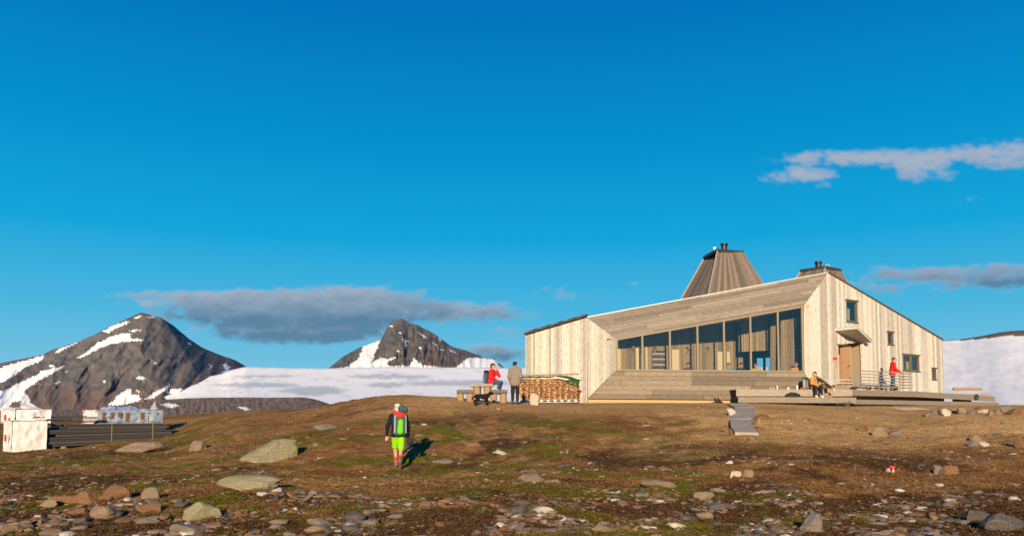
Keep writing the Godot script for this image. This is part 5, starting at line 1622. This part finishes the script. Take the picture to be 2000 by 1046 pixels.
func make_materials() -> void:
	var speck := noise_tex(0.035, Color(0.52, 0.52, 0.52), Color(1.0, 1.0, 1.0), 5, 1024, 6)
	M.soil = mat(Color.WHITE, 0.95, {"vertex_color_use_as_albedo": true, "albedo_texture": speck, "uv1_triplanar": true, "uv1_world_triplanar": true, "uv1_scale": Vector3(0.55, 0.55, 0.55), "metallic_specular": 0.2,
		"heightmap_enabled": true, "heightmap_texture": noise_tex(0.05, Color.BLACK, Color.WHITE, 8, 1024, 6), "heightmap_scale": 6.0})
	speck.color_ramp.set_offset(0, 0.3)
	speck.color_ramp.set_offset(1, 0.58)
	M.rock_far = mat(Color.WHITE, 0.95, {"vertex_color_use_as_albedo": true, "metallic_specular": 0.2})
	M.snow = mat(Color.WHITE, 0.9, {"vertex_color_use_as_albedo": true, "metallic_specular": 0.3})
	M.moraine_plain = mat(lin(0.14, 0.10, 0.075), 0.95)
	var wood := make_wood()
	M.pale = []
	M.grey = []
	M.inner = []
	M.tower_wood = []
	for k in 4:
		var t: float = [1.0, 0.80, 0.95, 0.88][k]
		var e := {"albedo_texture": wood[0], "uv1_scale": Vector3(1, 0.4, 1), "metallic_specular": 0.3}
		M.pale.append(mat(Color(t, t, t * [1.0, 0.98, 0.97, 1.02][k]).clamp(), 0.75, e))
		M.inner.append(mat(Color(0.78 * t, 0.70 * t, 0.56 * t), 0.75, e))
		e = {"albedo_texture": wood[1], "uv1_scale": Vector3(1, 0.4, 1), "metallic_specular": 0.3}
		M.grey.append(mat(Color(t, t, t).clamp(), 0.8, e))
		M.tower_wood.append(mat(Color(0.84 * t, 0.83 * t, 0.85 * t), 0.8, e))
	M.shadow_gap = mat(lin(0.06, 0.045, 0.03), 0.9)
	M.window_frame = mat(lin(0.11, 0.10, 0.075), 0.6)
	M.mullion = mat(lin(0.20, 0.165, 0.11), 0.6)
	M.glass = mat(Color(0.04, 0.14, 0.17, 0.08), 0.02, {"transparency": BaseMaterial3D.TRANSPARENCY_ALPHA, "metallic_specular": 0.55})
	M.lining = mat(lin(0.40, 0.33, 0.21), 0.9)
	M.porch_wood = mat(lin(0.34, 0.27, 0.18), 0.85)
	M.inner_door = mat(lin(0.62, 0.52, 0.28), 0.7)
	M.dark_red = mat(lin(0.10, 0.04, 0.045), 0.7)
	M.tar = mat(lin(0.03, 0.028, 0.028), 0.85)
	M.slate = mat(lin(0.075, 0.07, 0.068), 0.8)
	M.zinc = mat(lin(0.5, 0.49, 0.47), 0.5, {"metallic": 0.3})
	M.dark_trim = mat(lin(0.07, 0.06, 0.05), 0.7)
	M.plinth = mat(lin(0.42, 0.30, 0.15), 0.9)
	M.black_metal = mat(lin(0.012, 0.012, 0.013), 0.5)
	M.white_plastic = mat(lin(0.75, 0.74, 0.72), 0.5)
	M.red_sign = mat(lin(0.55, 0.03, 0.02), 0.6)
	M.door = mat(lin(0.55, 0.34, 0.19), 0.7)
	var rk := func(a: Color, b: Color, seed_: int) -> StandardMaterial3D:
		return mat(Color.WHITE, 0.9, {"albedo_texture": noise_tex(0.02, a.linear_to_srgb(), b.linear_to_srgb(), seed_, 512, 5), "uv1_triplanar": true, "uv1_scale": Vector3(0.9, 0.9, 0.9), "metallic_specular": 0.25})
	M.rock_grey = rk.call(Color(0.08, 0.068, 0.055), Color(0.27, 0.23, 0.185), 31)
	M.rock_tan = rk.call(Color(0.11, 0.078, 0.05), Color(0.34, 0.25, 0.165), 32)
	M.rock_rust = rk.call(Color(0.085, 0.045, 0.025), Color(0.32, 0.17, 0.08), 33)
	M.rock_pale = rk.call(Color(0.28, 0.23, 0.17), Color(0.60, 0.55, 0.48), 34)
	M.rock_dark = rk.call(Color(0.035, 0.03, 0.027), Color(0.18, 0.155, 0.135), 35)
	M.rock_lichen = rk.call(Color(0.12, 0.105, 0.08), Color(0.34, 0.30, 0.22), 36)
	var patch := noise_tex(0.012, Color.BLACK, Color.WHITE, 37, 512, 4)
	patch.color_ramp.set_offset(0, 0.60)
	patch.color_ramp.set_offset(1, 0.68)
	var lich := GradientTexture2D.new()
	lich.gradient = Gradient.new()
	lich.gradient.set_color(0, lin(0.28, 0.25, 0.04))
	lich.gradient.set_color(1, lin(0.24, 0.22, 0.05))
	M.rock_lichen.detail_enabled = true
	M.rock_lichen.detail_albedo = lich
	M.rock_lichen.detail_mask = patch
	M.leaf = mat(Color.WHITE, 0.9, {"vertex_color_use_as_albedo": true, "metallic_specular": 0.2, "cull_mode": BaseMaterial3D.CULL_DISABLED})
	M.leaf_plain = mat(lin(0.07, 0.075, 0.02), 0.9, {"cull_mode": BaseMaterial3D.CULL_DISABLED})
	M.deck = []
	for k in 4:
		var t: float = [1.0, 0.86, 1.0, 0.92][k]
		M.deck.append(mat(Color(t, t, t), 0.8, {"albedo_texture": wood[1], "uv1_triplanar": true, "uv1_scale": Vector3(0.14, 2.2, 0.9), "uv1_offset": Vector3(k * 0.3, k * 0.2, 0)}))
	M.rail = mat(lin(0.33, 0.30, 0.26), 0.55, {"metallic": 0.3})
	M.slab = rk.call(Color(0.24, 0.205, 0.165), Color(0.42, 0.37, 0.30), 38)
	M.log = mat(Color.WHITE, 0.85, {"albedo_texture": noise_tex(0.03, lin(0.20, 0.115, 0.055), lin(0.44, 0.29, 0.16), 41), "uv1_triplanar": true, "uv1_scale": Vector3(1.5, 1.5, 1.5)})
	M.log_grey = mat(Color.WHITE, 0.85, {"albedo_texture": noise_tex(0.03, lin(0.07, 0.062, 0.055), lin(0.20, 0.175, 0.15), 42), "uv1_triplanar": true, "uv1_scale": Vector3(1.5, 1.5, 1.5)})
	M.split = [mat(lin(0.38, 0.20, 0.085), 0.85), mat(lin(0.52, 0.32, 0.15), 0.85), mat(lin(0.27, 0.13, 0.06), 0.85)]
	M.lumber = [mat(lin(0.055, 0.048, 0.046), 0.85), mat(lin(0.085, 0.07, 0.062), 0.85), mat(lin(0.04, 0.036, 0.038), 0.85)]
	M.pale_plain = mat(Color.WHITE, 0.8, {"albedo_texture": wood[0], "uv1_triplanar": true, "uv1_scale": Vector3(0.8, 0.8, 0.8)})
	M.strap = mat(lin(0.22, 0.25, 0.08), 0.6)
	M.green_tarp = mat(lin(0.018, 0.055, 0.022), 0.55)
	M.wrap_white = mat(lin(0.62, 0.58, 0.56), 0.5, {"cull_mode": BaseMaterial3D.CULL_DISABLED})
	M.foil = mat(lin(0.52, 0.58, 0.64), 0.32, {"metallic": 0.45, "cull_mode": BaseMaterial3D.CULL_DISABLED})
	M.brown_print = mat(lin(0.20, 0.085, 0.035), 0.7)
	M.orange = mat(lin(0.62, 0.25, 0.04), 0.6)
	M.black_cloth = mat(lin(0.012, 0.012, 0.014), 0.85)
	M.boot = [mat(lin(0.10, 0.03, 0.03), 0.8), mat(lin(0.03, 0.035, 0.05), 0.8), mat(lin(0.16, 0.09, 0.045), 0.8), mat(lin(0.30, 0.12, 0.04), 0.8), mat(lin(0.05, 0.05, 0.045), 0.8)]
	M.skin = mat(Color.WHITE, 0.6, {"vertex_color_use_as_albedo": true, "metallic_specular": 0.35})
	M.fur = mat(Color.WHITE, 0.8, {"vertex_color_use_as_albedo": true, "metallic_specular": 0.3})
	for e in [["navy", 0.012, 0.015, 0.028], ["lime", 0.22, 0.52, 0.012], ["lime_pack", 0.14, 0.46, 0.02], ["red_cloth", 0.52, 0.035, 0.03], ["red_jacket", 0.62, 0.022, 0.018], ["teal", 0.035, 0.085, 0.10], ["taupe", 0.21, 0.175, 0.14], ["charcoal", 0.022, 0.018, 0.018], ["denim", 0.045, 0.075, 0.14], ["orange_top", 0.55, 0.24, 0.06], ["pack_grey", 0.16, 0.16, 0.15], ["pack_green", 0.04, 0.06, 0.02], ["plum", 0.07, 0.04, 0.06], ["sky_top", 0.10, 0.28, 0.42], ["mustard", 0.45, 0.36, 0.05], ["cap_blue", 0.06, 0.13, 0.30], ["hair_dark", 0.018, 0.012, 0.009], ["hair_brown", 0.10, 0.05, 0.025], ["beanie", 0.62, 0.58, 0.52]]:
		M[e[0]] = mat(lin(e[1], e[2], e[3]), 0.85, {"metallic_specular": 0.25})

func _ready() -> void:
	rng.seed = 11
	nz.seed = 4
	nz.frequency = 0.012
	nz.fractal_octaves = 3
	nf.seed = 21
	nf.frequency = 0.012
	nf.fractal_octaves = 4
	# camera, sky, sun, exposure
	var cam := Camera3D.new()
	cam.name = "camera"
	cam.position = EYE
	cam.rotation.x = PITCH
	cam.near = 0.1
	cam.far = 20000.0
	cam.projection = Camera3D.PROJECTION_FRUSTUM
	cam.size = 0.1 * 1046.0 / F
	cam.frustum_offset = Vector2(0, 0.1 * (CY - 523.0) / F)
	add_child(cam)
	cam.current = true
	var env := Environment.new()
	env.background_mode = Environment.BG_SKY
	env.sky = Sky.new()
	env.sky.sky_material = make_sky()
	env.tonemap_mode = Environment.TONE_MAPPER_LINEAR
	env.tonemap_exposure = 1.5
	env.sdfgi_enabled = true
	env.ssao_enabled = true
	env.ssil_enabled = true
	var we := WorldEnvironment.new()
	we.name = "environment"
	we.environment = env
	add_child(we)
	var sun := DirectionalLight3D.new()
	sun.name = "sun"
	sun.rotation_degrees = Vector3(-14.5, -5.0, 0)
	sun.light_color = Color(1.0, 0.89, 0.74)
	sun.light_energy = 1.6
	sun.light_angular_distance = 0.5
	sun.shadow_enabled = true
	add_child(sun)
	make_materials()
	make_table()
	make_ground()
	make_mountains()
	make_cabin()
	make_deck()
	make_picnic()
	make_woodpile()
	make_left_goods()
	make_people()
	make_rocks()
